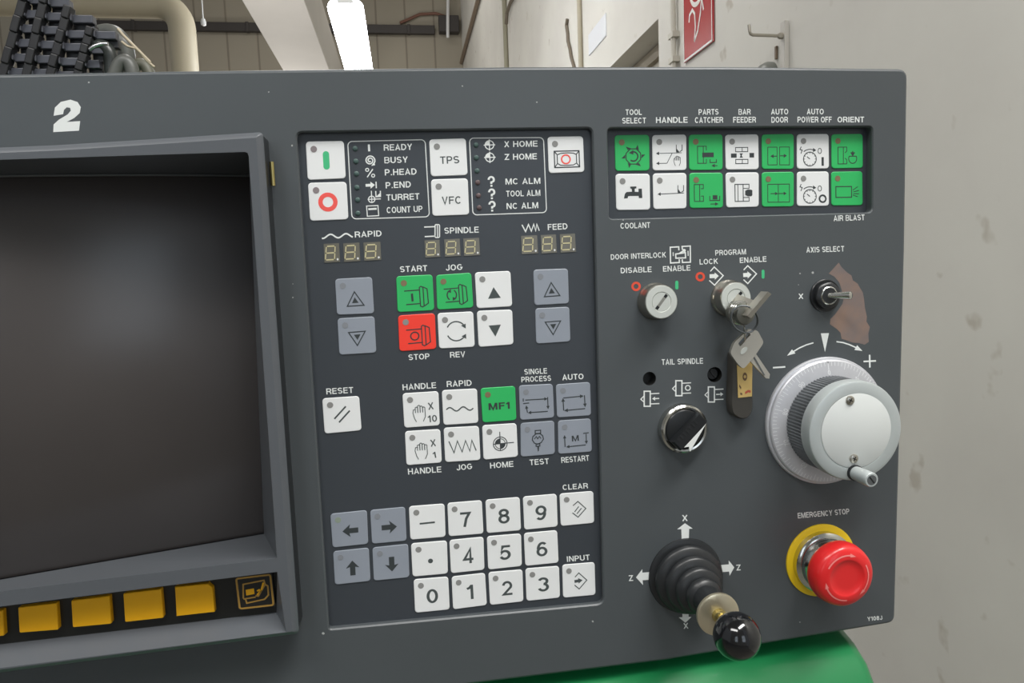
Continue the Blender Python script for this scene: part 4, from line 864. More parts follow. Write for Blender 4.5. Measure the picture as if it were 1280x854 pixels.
# model digit and front icons
ink_part(LP, lambda k: k.F([(67.0, 144.8), (68.6, 134.6), (76, 127.4), (88, 124.6), (97, 127.6), (101, 134), (99.6, 141.4), (93, 147.4), (83.6, 152.4), (100.2, 151.4), (98.8, 163.4), (66.6, 165.2), (67, 155.6), (73.6, 149.6), (84.6, 143), (88.4, 138.4), (87.6, 134.8), (83.4, 134.2), (80, 137.4), (78.8, 142.8)], LEGEND), 'model_number', 'bold white 2')
def icons_front(k):
    m = LEGEND
    # door interlock
    k.L([(848.6, 313), (848.4, 308.6), (837.8, 309.2), (838.2, 328.8), (849.2, 328.2), (849, 324)], 1.6, m); k.L([(853, 312.4), (852.6, 308.2), (862.8, 307.6), (863, 327.8), (853, 328.2), (852.8, 324.2)], 1.6, m)
    k.L([(844.6, 317.6), (844.8, 322.8), (857, 322.4), (856.6, 315.8), (849.6, 317)], 1.6, m, True); k.L([(849, 317), (855.6, 312.8)], 1.8, m); k.D(855.2, 313.2, 2, m); k.L([(841.4, 315.4), (841.6, 320.2)], 1.2, m); k.L([(860, 313.6), (860.2, 320)], 1.2, m)
    for pts, a in (([(888, 339.2), (892.8, 333.8), (904.0, 344.6), (893.2, 356.6), (886.6, 350.6)], (887, 345.4, 898.4, 345.0)), ([(929.6, 337.6), (934.6, 332.2), (945.6, 342.4), (934.7, 354.6), (929.4, 349.6)], (929, 344, 939.4, 343.4))):
        k.new(); k.L(pts, 1.4, m); k.A((a[2], a[3]), (a[0], a[1]), 4.6, 5, 5, m)
    # tail spindle symbols
    for ox, oy, kind in ((814.6, 498.6, 'l'), (854.2, 485.4, 'o'), (894.8, 493.2, 'r')):
        k.new(); k.R(ox - 9.4, oy - 9.4, ox - 1.8, oy + 9.4, 1.6, m); k.L([(ox - 9.6, oy - 3.6), (ox - 13.6, oy + 0.6), (ox - 9.4, oy + 4.4)], 1.2, m)
        k.L([(ox - 1.4, oy - 6.2), (ox + 9.6, oy - 6.8)], 1.3, m); k.L([(ox - 1.2, oy + 6.4), (ox + 9.6, oy + 6)], 1.3, m)
        if kind == 'l': k.A((ox + 0.6, oy), (ox + 9.4, oy - 0.4), 2.6, 3.6, 1.4, m)
        if kind == 'r': k.A((ox + 9.4, oy - 0.4), (ox + 0.4, oy), 2.6, 3.6, 1.4, m)
        if kind == 'o': k.C(ox + 5.6, oy - 0.4, 3, 1.4, m)
    # handwheel arrows
    k.new(); k.F([(1026, 416.8), (1036.2, 416.5), (1031.2, 440.2)], m)
    k.new(); k.L([(1016.8, 428.6), (1008, 431.2), (999, 435.2), (991, 440)], 1.6, m); k.F([(983.8, 444.8), (990, 436.8), (994.4, 441.8)], m)
    k.new(); k.L([(1045.6, 427.2), (1054, 428.4), (1062, 431), (1070, 434.6)], 1.6, m); k.F([(1078, 438.8), (1068, 437.6), (1071.4, 431.6)], m)
    k.new(); k.L([(966.1, 459.8), (981.6, 458.7)], 2, m); k.new(); k.L([(1079.4, 452), (1095, 451.2)], 2, m); k.L([(1087, 443.6), (1087.3, 459.6)], 2, m)
    # joystick arrows
    k.new(); k.F([(856.2, 654.2), (866, 661), (861.4, 661.2), (861, 673.4), (852, 673.8), (851.6, 661.6), (846.4, 661.8)], m)
    k.new(); k.F([(795, 722), (802.8, 711.6), (803, 716), (814, 715.2), (814.4, 724.6), (803.2, 725.6), (803.8, 731.6)], m)
    k.new(); k.F([(917.8, 709.4), (910.8, 700.6), (911, 705.6), (901.4, 706.4), (903.4, 715.2), (911.4, 714.6), (912, 720)], m)
    k.new(); k.F([(856.8, 778.6), (848.4, 772), (853, 771.6), (852.8, 764), (860.6, 763.6), (860.8, 771.2), (864.4, 771.4)], m)
ink_part(LP, icons_front, 'legend_icon')
def rings(k):
    k.C(795.1, 358.1, 4.5, 2.8, LEGWARN); k.new(); k.C(875.3, 346, 4.5, 2.8, LEGWARN)
ink_part(LP, rings, 'legend_ring', 'small red ring')
ink_part(LP, lambda k: (k.F(rrect(844, 351, 848, 362, 2), GINK), k.new(), k.F(rrect(952, 337.2, 955.6, 348.4, 1.8), GINK)), 'legend_bar', 'small green bar')
# worn paint beside the toggle
wp = [(1031, 339), (1036, 342), (1043, 334.4), (1048.4, 328.4), (1052, 334), (1058, 340), (1064.4, 344.6), (1066, 350.6), (1072, 354.6), (1075, 360), (1078.6, 366), (1080, 374), (1081, 384), (1083.6, 396), (1083, 402), (1087.4, 409), (1085.4, 417), (1086, 427.4), (1080.8, 431), (1073, 428.8), (1066, 428.4), (1058, 425.4), (1052, 423.6), (1050.6, 416), (1046, 411.4), (1037.4, 405.4), (1038, 399), (1044, 393), (1049, 386), (1053, 380), (1055, 372), (1052, 362), (1049, 353), (1043, 346)]
def wear(k): k.F(wp, RUST)
ink_part(0.05, wear, 'paint_wear', 'brown patch of worn paint')
CHIP = mat('paint_chip', (176, 178, 176), 0.5)
def chips(k):
    for x, y, r in [(111, 103, 1.6), (336, 115, 1.1), (578, 107.5, 1.1), (671, 127.8, 1.0), (366, 372, 1.1), (404, 792, 1.8), (366, 355, 0.8), (741, 777, 1.4), (1000, 342, 1.2), (1016, 341, 1.6), (998, 356, 0.8), (372, 764, 1.2), (1000, 778, 0.9), (365, 182, 1.3), (779, 275, 1.0)]:
        a = [(x + r * (0.7 + 0.5 * random.random()) * math.cos(t * 1.05), y + r * (0.6 + 0.5 * random.random()) * math.sin(t * 1.05)) for t in range(6)]; k.new(); k.F(a, CHIP)
ink_part(0.06, chips, 'paint_chip', 'pale paint chip')

# ------------------------------------------------------------------ screen bezel with soft keys
BW = 17.0
XB = -322
xr0 = P(339, 332, BW)[0]
ytop = [(XB, -95.0), (-202.4, -99.35), (-159.5, -101.8), (-116.0, -104.3)]
ybot = 138.6
bz_sharp = [ytop[0], ytop[1], ytop[2], (xr0, -104.4), (xr0 + 0.7, ybot - 0.6), (XB, 143.0)]
def bz(d): return corner(inset(bz_sharp, d), [max(0.4, 2 - d), 0, 0, max(0.4, 2.2 - d), max(0.4, 2.6 - d), max(0.4, 2 - d)])
outer_b = bz(0)
def px_line(pts, w): return [P(x, y, w) for x, y in pts]
NT = 10
def lerp2(a, c, n): return [(a[0] + (c[0] - a[0]) * i / n, a[1] + (c[1] - a[1]) * i / n) for i in range(n + 1)]
# screen opening (front edge) and its inner edge at the glass
xo = -122.0
top_o = lerp2((XB + 14, -91.0), (xo - 1.6, -95.1), NT); bot_o = lerp2((xo - 0.2, 97.6), (XB + 14, 103.0), NT)
open_f = top_o + [(xo - 0.4, -94.6), (xo, -93.2)] + bot_o
xin = -127.5
def dep(x):                                         # the tube bulges: the inner edge sits deeper towards the corner
    t = (x - (-330)) / (-124 + 330.0); return -8 - 38 * max(0, t) ** 2.2
top_i = []; bot_i = []
for (x, y) in top_o: top_i.append((x if x < -150 else x - 3, y + 1.5, dep(x)))
ccx, ccy = CP[0], CP[1]
for i, (x, y) in enumerate(bot_o):
    xx = x - 9 * (1 - i / NT) ** 2; w = dep(xx)
    # ledge back edge as seen in the photo: from (330, 667.5) to (71, 712.5), continued to the left
    t = i / NT
    pxy = (330 - (330 - 71) * min(1.9, t * (xo - XB - 14) / 98.0), 0); pxy = (pxy[0], 667.5 + (330 - pxy[0]) * (712.5 - 667.5) / (330 - 71))
    q = P(pxy[0], pxy[1], w); bot_i.append((q[0], q[1], w))
ri0 = (top_i[-1][0] - 1.2, top_i[-1][1] + 1.0, top_i[-1][2]); ri1 = (top_i[-1][0] - 1.5, top_i[-1][1] + 3, top_i[-1][2])
open_i = top_i + [ri0, ri1] + bot_i
sx1 = -120.6
slot_f = [(XB + 10, 110.5), (sx1 - 2.0, 104.4), (sx1 + 0.2, 135.4), (XB + 10, 139.0)]
def slot_in(w):
    a = P(350, 722.5, w); e = P(343, 766.0, w); e0 = P(71, 797.5, w)
    sl = (e0[1] - e[1]) / (e0[0] - e[0])
    return [(XB + 10, 111.5, w), (sx1 - 3.2, 105.2, w), (e[0] + 1.0, e[1], w), (XB + 10, e[1] + sl * (XB + 10 - e[0]), w)]
SWD = 5.0
slot_i = slot_in(SWD)
b = MB()
ob_in = bz(2.8)
face_with_holes(b, ob_in, [open_f, slot_f], BW, BEZEL)
b.loops([[(p[0], p[1], BW) for p in ob_in], [(p[0], p[1], BW - 0.5) for p in bz(1.9)], [(p[0], p[1], BW - 1.6) for p in bz(0.7)], [(p[0], p[1], BW - 2.6) for p in outer_b]], BEZEL)
b.loops([[(p[0], p[1], BW - 2.6) for p in outer_b], [(p[0], p[1], BW - 2.7) for p in bz(0.3)], [(p[0], p[1], -0.2) for p in bz(0.3)]], RUBBER)  # dark side wall: the shade beside the surround is put into its colour
b.loops([[(p[0], p[1], BW) for p in open_f], open_i], BEZEL)
b.loops([[(p[0], p[1], BW) for p in slot_f], slot_i], BEZEL)
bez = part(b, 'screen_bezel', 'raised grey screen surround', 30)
b = MB(); b.poly(slot_i, SLOT); part(b, 'key_strip', 'black strip behind the amber keys', parent=bez)
# glass: bulged surface spanning the inner edge
GLASS = mat('tube_glass', (72, 68, 67), 0.27, spec=0.6, coat=0.0, noise=0.12, nscale=14)
NV = 14; b = MB(); rows = []
bi = bot_i[::-1]
for i in range(NT + 1):
    a = Vector(top_i[i]); c = Vector(bi[i]); col = []
    for j in range(NV + 1):
        t = j / NV; p = a.lerp(c, t); p.z += 16 * (1 - (2 * t - 1) ** 2) - 1.5; col.append(tuple(p))
    rows.append(col)
vs = [p for r in rows for p in r]; fs = []
for i in range(NT):
    for j in range(NV): fs.append([i * (NV + 1) + j, (i + 1) * (NV + 1) + j, (i + 1) * (NV + 1) + j + 1, i * (NV + 1) + j + 1])
b.add(vs, fs, GLASS); part(b, 'screen_glass', 'dark bulging screen glass', 60, parent=bez)
# bead along the right and top of the glass
b = MB(); pr = [Vector(p) + Vector((-5.5, 0, 0.6)) for p in rows[-1][1:-1]]; b.tube(pr, 0.9, BEAD, 8); part(b, 'glass_bead', None, 50, parent=bez)
b = MB(); b.tube([Vector(rows[i][0]) + Vector((0, 0.6, 1.6)) for i in range(NT + 1)], 0.7, BEAD, 8); part(b, 'glass_bead', None, 50, parent=bez)
# brass hinge pin at the right side of the surround
h0 = P3(332.6, 203, 3); h1 = P3(334.4, 233, 3)
b = MB(); b.tube([(xr0 + 1.2, h0[1], 4.2), (xr0 + 1.2, h1[1], 4.2)], 1.1, BRASS, 12); part(b, 'hinge_pin', 'brass hinge pin', 50, parent=bez)
# amber soft keys
KW = 8.0
sk = [[(218.4, 734.2), (265.3, 729.5), (268.4, 765.3), (220.4, 770.8)], [(153.8, 742.4), (201.4, 736.5), (204.5, 772.7), (156.1, 778.1)], [(88.7, 751.1), (136.7, 745.4), (139.4, 780.1), (90.7, 784.7)]]
sq = [[P(x, y, KW) for x, y in q] for q in sk]
d = [(sq[2][i][0] - sq[1][i][0], sq[2][i][1] - sq[1][i][1]) for i in range(4)]
for n in (1, 2): sq.append([(sq[2][i][0] + d[i][0] * n, sq[2][i][1] + d[i][1] * n * 0.9) for i in range(4)])
for n, q in enumerate(sq):
    b = MB(); f0 = quadmap(q, SWD); f1 = quadmap(q, KW - 0.4); f2 = quadmap(q, KW); sh = rrect(0, 0, 1, 1, 0.04)
    if n == 0: sh = [(0, 0)] + [(0.88, 0.0), (1, 0.16)] + [(1, 1), (0, 1)]
    i2 = [((u - 0.5) * 0.97 + 0.5, (v - 0.5) * 0.97 + 0.5) for u, v in sh]
    b.loops([[f0(*p) for p in sh], [f1(*p) for p in sh], [f2(*p) for p in i2]], YKEY, False, True); part(b, 'soft_key', 'plain amber key', parent=bez)
q = [P(x, y, KW) for x, y in ((293.8, 723), (339, 717.6), (343.4, 757.4), (298.6, 762.4))]
b = MB(); f0 = quadmap(q, SWD); f2 = quadmap(q, KW); sh = rrect(-0.02, -0.02, 1.02, 1.02, 0.05); b.loops([[f0(*p) for p in sh], [f2(*p) for p in sh]], SLOT, False, True)
k = Ink(b, quadmap(q, KW + 0.06)); k.L(rrect(0.03, 0.02, 0.97, 0.97, 0.06), 0.055, GOLD, True)
k.L([(0.16, 0.66), (0.2, 0.22), (0.78, 0.17), (0.8, 0.3), (0.58, 0.64), (0.5, 0.62)], 0.045, GOLD); k.L([(0.16, 0.68), (0.5, 0.66)], 0.045, GOLD); k.L([(0.22, 0.7), (0.24, 0.82), (0.74, 0.76), (0.86, 0.64), (0.87, 0.36), (0.8, 0.3)], 0.045, GOLD)
k.F([(0.25, 0.4), (0.48, 0.38), (0.48, 0.56), (0.25, 0.58)], YKEY); k.L([(0.55, 0.6), (0.68, 0.46), (0.76, 0.24)], 0.05, YKEY); k.L([(0.56, 0.48), (0.64, 0.44)], 0.05, YKEY)
part(b, 'soft_key', 'black key with a gold frame and page symbol', parent=bez)

# ------------------------------------------------------------------ key switches
def lock(c, nm, ang, rb, rf):
    b = MB(); b.lathe((c[0], c[1], 0), (0, 0, 1), [(rb, -0.5), (rb, 1.2), (rb - 0.6, 2.0), (rf + 0.3, 2.6), (rf + 0.3, 8.2), (rf - 0.2, 9.2)], STEEL, 40); lk = part(b, 'key_switch', nm, 40)
    b = MB(); b.lathe((c[0], c[1], 9.0), (0, 0, 1), [(rf - 0.2, 0), (rf - 0.5, 0.7), (rf * 0.6, 0.75), (rf * 0.56, 0.3)], LOCKF, 40); part(b, 'lock_face', None, 40, parent=lk)
    b = MB(); b.lathe((c[0], c[1], 8.6), (0, 0, 1), [(rf * 0.56, 0), (rf * 0.56, 0.95)], LOCKF, 32); b.box((c[0], c[1], 9.52), (rf * 0.95, 1.6, 0.12), STEEL if ang else BLACK, Matrix.Rotation(ang, 3, 'Z'))
    for s in (-1, 1): b.box((c[0] + s * rf * 0.42 * math.cos(ang), c[1] + s * rf * 0.42 * math.sin(ang), 9.6), (1.8, 1.6, 0.12), BLACK, Matrix.Rotation(ang, 3, 'Z'))
    part(b, 'lock_plug', None, 40, parent=lk); return lk
L1 = (77.0, -17.8); L2 = (118.2, -17.9)
lock(L1, 'empty round key switch', -0.9, 9.9, 8.9); lock(L2, 'round key switch holding a key', -0.8, 9.9, 8.6)
# ------------------------------------------------------------------ toggle switch
tg = (175.0, -16.9); b = MB(); b.lathe((tg[0], tg[1], 0), (0, 0, 1), [(9.0, -0.4), (9.0, 0.8), (8.6, 1.2)], BLACK, 40); tgo = part(b, 'toggle_switch', 'black toggle switch with a bright lever', 40)
b = MB(); b.lathe((tg[0], tg[1], 1.0), (0, 0, 1), [(7.4, 0), (7.4, 2.6), (6.6, 3.4), (4.9, 3.6)], RUBBER, 6 * 8, rfun=lambda r, k: r * (1 - 0.05 * abs(math.sin(k * math.pi / 8)))); part(b, 'hex_nut', None, 40, parent=tgo)
b = MB(); b.lathe((tg[0], tg[1], 3.0), (0, 0, 1), [(5.0, 0.9), (5.0, 1.6), (4.6, 1.9), (4.2, 1.8), (4.0, 0.8)], CHROME, 36, False, False); b.lathe((tg[0], tg[1], 3.0), (0, 0, 1), [(4.1, 0), (4.1, 1.0), (0.3, 0.5)], BLACK, 30); part(b, 'bushing', None, 40, parent=tgo)
tip = P3(1063.5, 369.4, 13.0); b = MB(); b.tube([(tg[0], tg[1], 4), Vector((tg[0], tg[1], 4)).lerp(Vector(tip), 0.5), Vector((tg[0], tg[1], 4)).lerp(Vector(tip), 0.9), tip, Vector((tg[0], tg[1], 4)).lerp(Vector(tip), 1.06)], [1.5, 1.9, 2.3, 2.3, 1.2], CHROME, 20); part(b, 'lever', 'chrome lever', 50, parent=tgo)
# ------------------------------------------------------------------ tail spindle selector
sc = (90.9, 51.7); b = MB(); b.lathe((sc[0], sc[1], 0), (0, 0, 1), [(13.6, -0.4), (13.6, 2.0), (13.2, 4.2), (12.2, 5.0), (11.2, 4.8), (10.9, 3.4)], CHROME, 48); so = part(b, 'selector_switch', 'round black selector knob in a chrome ring', 40)
b = MB(); b.lathe((sc[0], sc[1], 2.4), (0, 0, 1), [(10.9, 0), (10.9, 2.0), (10.2, 2.8), (9.0, 3.1)], BLACK, 40)
sa = -math.atan2(1, 1) * 0.98; rm = Matrix.Rotation(sa, 3, 'Z')
def sp(u, v, w): q = rm @ Vector((u, v, 0)); return (sc[0] + q.x, sc[1] + q.y, w)
bar = lambda s, w: [sp(u * s, v * s, w) for u, v in ((-10.6, -2.6), (10.8, -2.6), (11.0, 4.2), (-10.6, 4.2))]
b.loops([bar(1, 4.5), bar(0.99, 9.0), bar(0.9, 10.5)], BLACK, False, True)
for i in range(7): b.box(sp(-7 + 2.2 * i, -1.0, 10.6), (0.8, 2.4, 0.3), RUBBER, rm)
part(b, 'knob', None, 30, parent=so)
b = MB(); k = Ink(b, lambda x, y: P3(x, y, 10.62)); k.F([(882.8, 529.6), (862.6, 565.0), (861.0, 558.6), (855.0, 559.6)], LEGEND); part(b, 'pointer', 'white pointer arrow', parent=so)

# ------------------------------------------------------------------ handwheel
hc = (175.7, 53.6); b = MB()
b.lathe((hc[0], hc[1], 0), (0, 0, 1), [(36.2, 0.0), (36.2, 1.4), (35.8, 2.0), (35.0, 2.2), (34.8, 3.6), (34.2, 4.2), (26.4, 5.6), (25, 5.6)], ALU, 96); hw = part(b, 'handwheel', 'silver handwheel with graduations and a crank', 30)
b = MB(); prf = [(26.4, 5.2), (26.2, 20.0)]
b.lathe((hc[0], hc[1], 0), (0, 0, 1), prf, KNURL, 360, False, False, rfun=lambda r, k: r * (1 - 0.02 * (k % 4 in (0, 1)))); part(b, 'knurled_rim', 'dark knurled rim', None, parent=hw)
b = MB(); b.lathe((hc[0], hc[1], 0), (0, 0, 1), [(26.3, 19.6), (26.7, 21), (26.7, 26.4), (26.2, 27.6), (25.4, 28), (20.2, 28.0), (20.0, 27.5)], ALUK, 80); kn = part(b, 'wheel_knob', None, 30, parent=hw)
dc = P(1065.0, 537, 28); b = MB(); b.lathe((hc[0] + 0.3, hc[1] - 0.2, 27.4), (0, 0, 1), [(20.0, 0), (20.0, 0.5), (19.6, 0.75)], DISC, 64); part(b, 'cover_disc', 'white cover disc', 40, parent=hw)
for x, y in ((1062.7, 500.5), (1067.4, 573.6)):
    c = P(x, y, 28.4); b = MB(); b.lathe((c[0], c[1], 28.0), (0, 0, 1), [(2.5, 0), (2.4, 0.6), (1.6, 1.1)], STEEL, 20)
    for a in (0.5, 0.5 + math.pi / 2): b.box((c[0], c[1], 29.1), (2.6, 0.5, 0.12), BLACK, Matrix.Rotation(a, 3, 'Z'))
    part(b, 'screw', 'cross head screw', 40, parent=hw)
g0 = P3(1068.4, 588, 28); 
best = min(((abs(P(1089.8, 603.6, w)[0] - g0[0]) + abs(P(1089.8, 603.6, w)[1] - g0[1]), w) for w in range(30, 70)))[1]
gt = P(1089.4, 603.2, best); gc = ((g0[0] + gt[0]) / 2, (g0[1] + gt[1]) / 2)
b = MB(); b.lathe((gc[0], gc[1], 28), (0, 0, 1), [(4.3, 0), (4.2, 1.5)], BLACK, 24); b.lathe((gc[0], gc[1], 28), (0, 0, 1), [(3.7, 1.0), (3.9, best - 31), (3.8, best - 28.5), (3.4, best - 28)], ALUK, 32)
b.lathe((gc[0], gc[1], best), (0, 0, 1), [(2.6, -0.4), (2.6, 0.12)], KNURL, 24); b.box((gc[0], gc[1], best + 0.15), (4.2, 0.8, 0.1), BLACK, Matrix.Rotation(0.9, 3, 'Z')); part(b, 'crank_grip', 'short round crank grip', 40, parent=hw)
TICK = mat('tick_white', (236, 238, 240), 0.5)
b = MB()
def wf(r, a): 
    ww = 4.2 + (34.2 - r) / 7.8 * 1.4 + 0.07; return (hc[0] + r * math.cos(a), hc[1] + r * math.sin(a), ww)
for i in range(100):
    a = math.radians(-92 + i * 3.6); ln = 3.6 if i % 5 == 0 else 2.2
    if i % 10 == 0: ln = 4.4
    da = 0.0045; b.poly([wf(33.9, a - da), wf(33.9, a + da), wf(33.9 - ln, a + da), wf(33.9 - ln, a - da)], TICK)
def num(t, a):
    k = Ink(b, lambda u, v: wf(29.2 + v, a + u / 30.5)); n = len(t); vs, fs, asp = text_geo(t, 0.13); hw_ = 2.6 * asp / 2
    b.add([wf(26.9 + y_ * 2.4, a + ((x_ - 0.5) * 2 * hw_) / 28.2) for x_, y_ in vs], fs, TICK)
for i in range(10): num(str(i * 10) if i else '0', math.radians(-92 + i * 36))
part(b, 'graduation', 'white scale marks and numbers', parent=hw)
b = MB(); a = math.radians(-92); b.poly([wf(34.1, a - 0.02), wf(34.1, a + 0.02), wf(32.6, a)], BLACK); part(b, 'zero_mark', None, parent=hw)

# ------------------------------------------------------------------ joystick
jc = (91.8, 135.6); b = MB()
bell = [(21.4, 0), (21.0, 1.6), (16.6, 2.6), (16.2, 4.4), (19.0, 5.6), (19.2, 7.0), (18.2, 8.6), (13.4, 9.6), (13.0, 11.8), (15.8, 12.8), (16.0, 14.2), (14.8, 15.8), (10.4, 16.8), (10.2, 19.0), (12.6, 19.8), (12.8, 21.2), (11.6, 22.8), (8.0, 23.8), (7.8, 26.0), (9.6, 26.8), (9.8, 28.0), (8.8, 29.6), (7.2, 30.6), (6.4, 40.0)]
b.lathe((jc[0], jc[1], 0), (-0.03, -0.02, 1), bell, RUBBER, 56); jo = part(b, 'joystick', 'black rubber bellows joystick with a ball grip', 50)
b = MB(); b.lathe((91.8, 137.8, 40.5), (-0.02, 0, 1), [(8.0, 0), (10.9, 0.3), (10.9, 1.8), (10.0, 2.2), (3.6, 2.3)], WASH, 48, True); part(b, 'washer', 'shiny cream metal disc', 40, parent=jo)
b = MB(); b.lathe((91.8, 137.8, 41), (0, 0, 1), [(3.6, 1), (3.6, 4.5), (2.6, 5.0), (2.6, 17)], BRASS, 24); part(b, 'stem', 'brass coloured stem', 40, parent=jo)
b = MB(); pf = [(3.0, -11.2)] + [(11.0 * math.sin(math.radians(t)), -11.0 * math.cos(math.radians(t))) for t in range(20, 180, 10)] + [(0.2, 11.0)]
b.lathe((91.6, 138.2, 62.5), (0, 0, 1), pf, BALL, 48, True); part(b, 'ball_grip', 'glossy black ball', 60, parent=jo)
# ------------------------------------------------------------------ emergency stop
ec_ = (173.6, 135.0); b = MB(); b.lathe((ec_[0], ec_[1], 0), (0, 0, 1), [(21.3, -0.3), (21.3, 0.9), (20.9, 1.2), (16.2, 1.2)], YEL, 64); es = part(b, 'emergency_stop', 'red mushroom button on a yellow ring', 40)
b = MB(); b.lathe((ec_[0], ec_[1], 0), (0, 0, 1), [(17.6, 1.0), (17.5, 4.6), (16.4, 5.6), (15.2, 6.0), (14.6, 9.0), (13.6, 10.0), (13.2, 11.6), (12.4, 15)], CHROME, 56); part(b, 'collar', 'chrome collar', 35, parent=es)
b = MB(); b.lathe((ec_[0], ec_[1], 0), (0, 0, 1), [(12.0, 13.4), (16.4, 13.6), (17.3, 14.8), (17.7, 17), (17.4, 20), (16.6, 22.8), (15.0, 24.4), (10.6, 25.2), (9.8, 25.0), (9.2, 24.6), (6, 24.5), (0.3, 24.5)], ESTOP, 64, True); hd = part(b, 'mushroom_head', 'red mushroom head', 60, parent=es)
b = MB()
def ef(r, a):
    w = 25.34 - max(0.0, (r - 10.6)) * 0.19; return (ec_[0] + r * math.cos(a), ec_[1] + r * math.sin(a), w)
for a0 in (-150, -30, 90):
    st = [math.radians(a0 + 68 * i / 10) for i in range(11)]
    for i in range(10): b.poly([ef(13.0, st[i]), ef(13.0, st[i + 1]), ef(12.2, st[i + 1]), ef(12.2, st[i])], ESTOPI)
    a = st[-1]; b.poly([ef(13.7, a), ef(12.6, a + 0.28), ef(11.6, a)], ESTOPI)
part(b, 'turn_arrows', 'pale curved arrows', parent=hd)

# ------------------------------------------------------------------ keys hanging from the program lock
lk = empty('lock_key', P_ if False else W3(L2[0], L2[1], 10), 'nickel key standing in the program lock, seen edge on', 'key')
A3 = Vector(P3(933.6, 396, 24)); B3 = Vector(P3(959.6, 366, 30))
b = MB(); d_ = (B3 - A3).normalized(); nn = Vector((0, 0, 1)); th = Vector((d_.y, -d_.x, 0)).normalized() * 1.15
q = [A3 + nn * 2.5, B3 + nn * 2, B3 - nn * 5, A3 - nn * 5]
b.loops([[tuple(p + th) for p in q], [tuple(p - th) for p in q]], KEYM, True, True); part(b, 'bow', parent=lk)
b = MB(); m3 = (A3 + B3) / 2
q = [Vector((L2[0], L2[1], 9)) + d_ * 2.4, Vector((L2[0], L2[1], 9)) - d_ * 2.4, m3 - d_ * 2 - nn * 4, m3 + d_ * 2 - nn * 4]
b.loops([[tuple(p + th * 0.7) for p in q], [tuple(p - th * 0.7) for p in q]], KEYM, True, True); part(b, 'blade', parent=lk)
# key ring
kr = MB(); c0 = Vector(P3(929.5, 399, 21)); pts = []
e1 = Vector((0.55, 0.83, 0.0)).normalized(); e2 = Vector((0.8, -0.5, 0.35)).normalized()
for i in range(41): a = 2 * math.pi * i / 20; pts.append(c0 + (e1 * math.cos(a) * 7.6 + e2 * math.sin(a) * 6.4) + Vector((0, 0, 0.9 * i / 20)))
kr.tube(pts, 0.42, KNURL, 8); tagp(kr.build('key_ring', smooth=50), 'thin split ring joining the keys below the program lock', 'key ring')
# barrel shaped key head
cyl = MB(); c1 = Vector(P3(928.5, 391.5, 17)); CAPM = mat('cap_grey', (122, 122, 114), 0.35, 0.5); cyl.lathe(c1, (0.15, 0.05, 1), [(5.6, -7), (6.1, -5), (6.1, 1.6), (5.4, 2.8), (3.0, 3.6), (0.3, 3.8)], CAPM, 36, True)
for r_, h_ in ((6.15, 0.6), (6.15, -1.2), (6.15, -3.0)): cyl.lathe(c1, (0.15, 0.05, 1), [(r_, h_ - 0.3), (r_ + 0.25, h_), (r_, h_ + 0.3)], CHROME, 36, False, False)
part(cyl, 'cap', 'round grey cap', 40, parent=lk)
# loose key with a slotted diamond bow
kp = empty('spare_key', Vector(W3(*P3(934, 437, 16))), 'loose nickel key with a slotted diamond shaped bow on the ring', 'key')
W_ = 15.0
bow = [P(912.8, 441.6, W_), P(918, 428, W_), P(936.4, 411.4, W_), P(947, 413, W_), P(955, 428.2, W_), P(943, 446, W_), P(929.4, 461.6, W_), P(923, 456, W_)]
bow = corner(bow, 1.6, 3); slot = corner([P(922.6, 429.6, W_), P(935.6, 414.4, W_), P(938.4, 418.6, W_), P(925.4, 433.4, W_)], 0.6, 2)
b = MB(); face_with_holes(b, bow, [slot], W_, KEYM); face_with_holes(b, bow, [slot], W_ - 2.2, KEYM)
b.loops([[(p[0], p[1], W_) for p in bow], [(p[0], p[1], W_ - 2.2) for p in bow]], KEYM); b.loops([[(p[0], p[1], W_) for p in slot], [(p[0], p[1], W_ - 2.2) for p in slot]], KEYM)
ov = [P(930 + 5.2 * math.cos(t) * 0.75 + 3.2 * math.sin(t) * 0.6, 438.4 - 5.2 * math.cos(t) * 0.8 + 3.2 * math.sin(t) * 0.6, W_ + 0.3) for t in [2 * math.pi * i / 20 for i in range(20)]]
b.loops([[(p[0], p[1], W_ - 0.1) for p in ov], [(p[0], p[1], W_ + 0.3) for p in ov]], LOCKF, False, True)
part(b, 'bow', 'slotted diamond bow', parent=kp)
b = MB(); s0 = [P(940, 444.4, W_ - 0.4), P(945.6, 443, W_ - 0.4), P(958.4, 466.8, W_ - 4), P(957.6, 472.2, W_ - 4), P(953.6, 472, W_ - 4), P(936.6, 450, W_ - 0.4)]
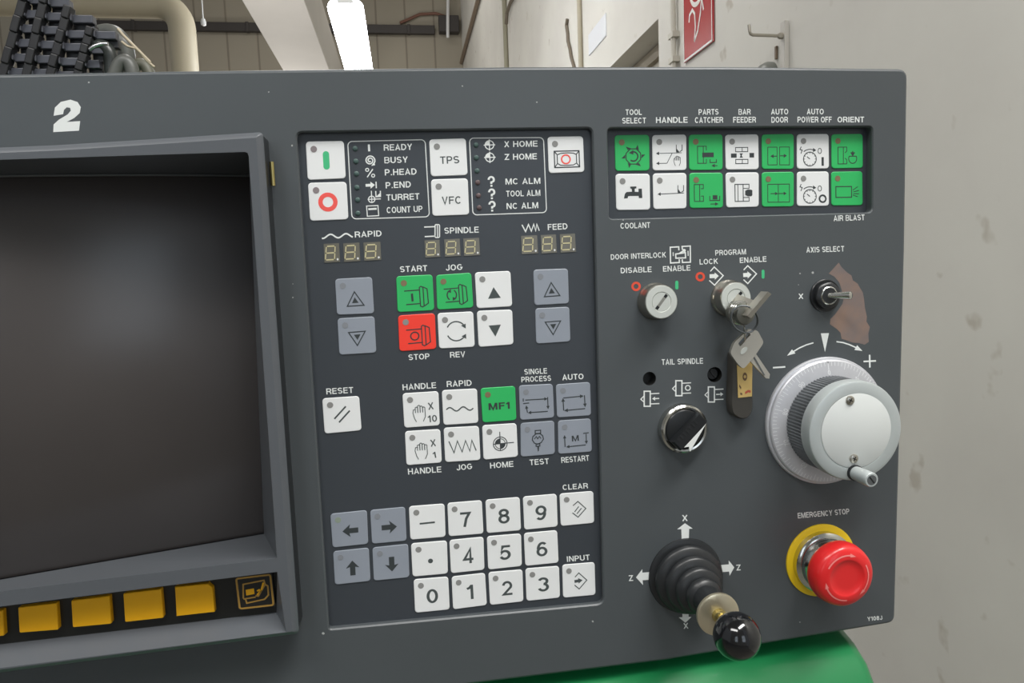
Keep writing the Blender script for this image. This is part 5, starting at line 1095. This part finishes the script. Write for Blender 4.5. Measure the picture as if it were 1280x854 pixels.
b.loops([[(p[0], p[1], W_ - 2.4) for p in s0], [(p[0], p[1], W_ - 0.6) for p in s0]], KEYM, True, True)
s1 = [P(941.6, 447, W_ - 0.5), P(943.4, 446.4, W_ - 0.5), P(956.2, 469, W_ - 0.5), P(954.8, 469.6, W_ - 0.5)]; b.loops([[(p[0], p[1], W_ - 0.7) for p in s1], [(p[0], p[1], W_ - 0.35) for p in s1]], KNURL, False, True)
part(b, 'blade', parent=kp)
# tag
tw = 6.0; tgk = empty('key_tag', Vector(W3(*P3(928, 490, tw))), 'dark plastic key fob with a yellowed label insert', 'key tag')
fo = corner([P(915.6, 440, tw), P(941.6, 440, tw), P(942, 512, tw), P(937, 523, tw), P(926, 525, tw), P(915.2, 518, tw), P(913.4, 505, tw)], [2, 2, 1.5, 2, 2, 2, 1.5], 4)
b = MB(); b.loops([[(p[0], p[1], 0.3) for p in fo], [(p[0], p[1], tw - 1.2) for p in fo], [(p[0], p[1], tw) for p in inset(fo, 0.8)]], mat('fob_dark', (66, 64, 60), 0.4), True, True); part(b, 'fob', None, 40, parent=tgk)
lb = [P(920.6, 445, tw), P(940.2, 445, tw), P(939.6, 495.4, tw), P(922.4, 497.4, tw)]
b = MB(); b.loops([[(p[0], p[1], tw - 0.2) for p in lb], [(p[0], p[1], tw + 0.35) for p in lb]], TAGY, False, True); k = Ink(b, quadmap(lb, tw + 0.42)); TI = mat('tag_ink', (110, 84, 60), 0.6)
k.C(0.5, 0.5, 0.12, 0.06, TI, 0.07); k.L([(0.1, 0.7), (0.22, 0.78)], 0.06, TI); k.L([(0.15, 0.9), (0.3, 0.92)], 0.05, TI); k.L([(0.5, 0.9), (0.72, 0.86), (0.9, 0.88)], 0.06, mat('tag_red', (190, 90, 70), 0.6)); part(b, 'label_insert', 'yellowed paper label', parent=tgk)
b = MB(); b.tube([P3(930, 444, tw + 0.2), P3(931, 432, 12), P3(931, 418, 19), P3(930, 408, 22)], 0.5, CHROME, 8); part(b, 'loop', 'thin wire loop', 50, parent=tgk)
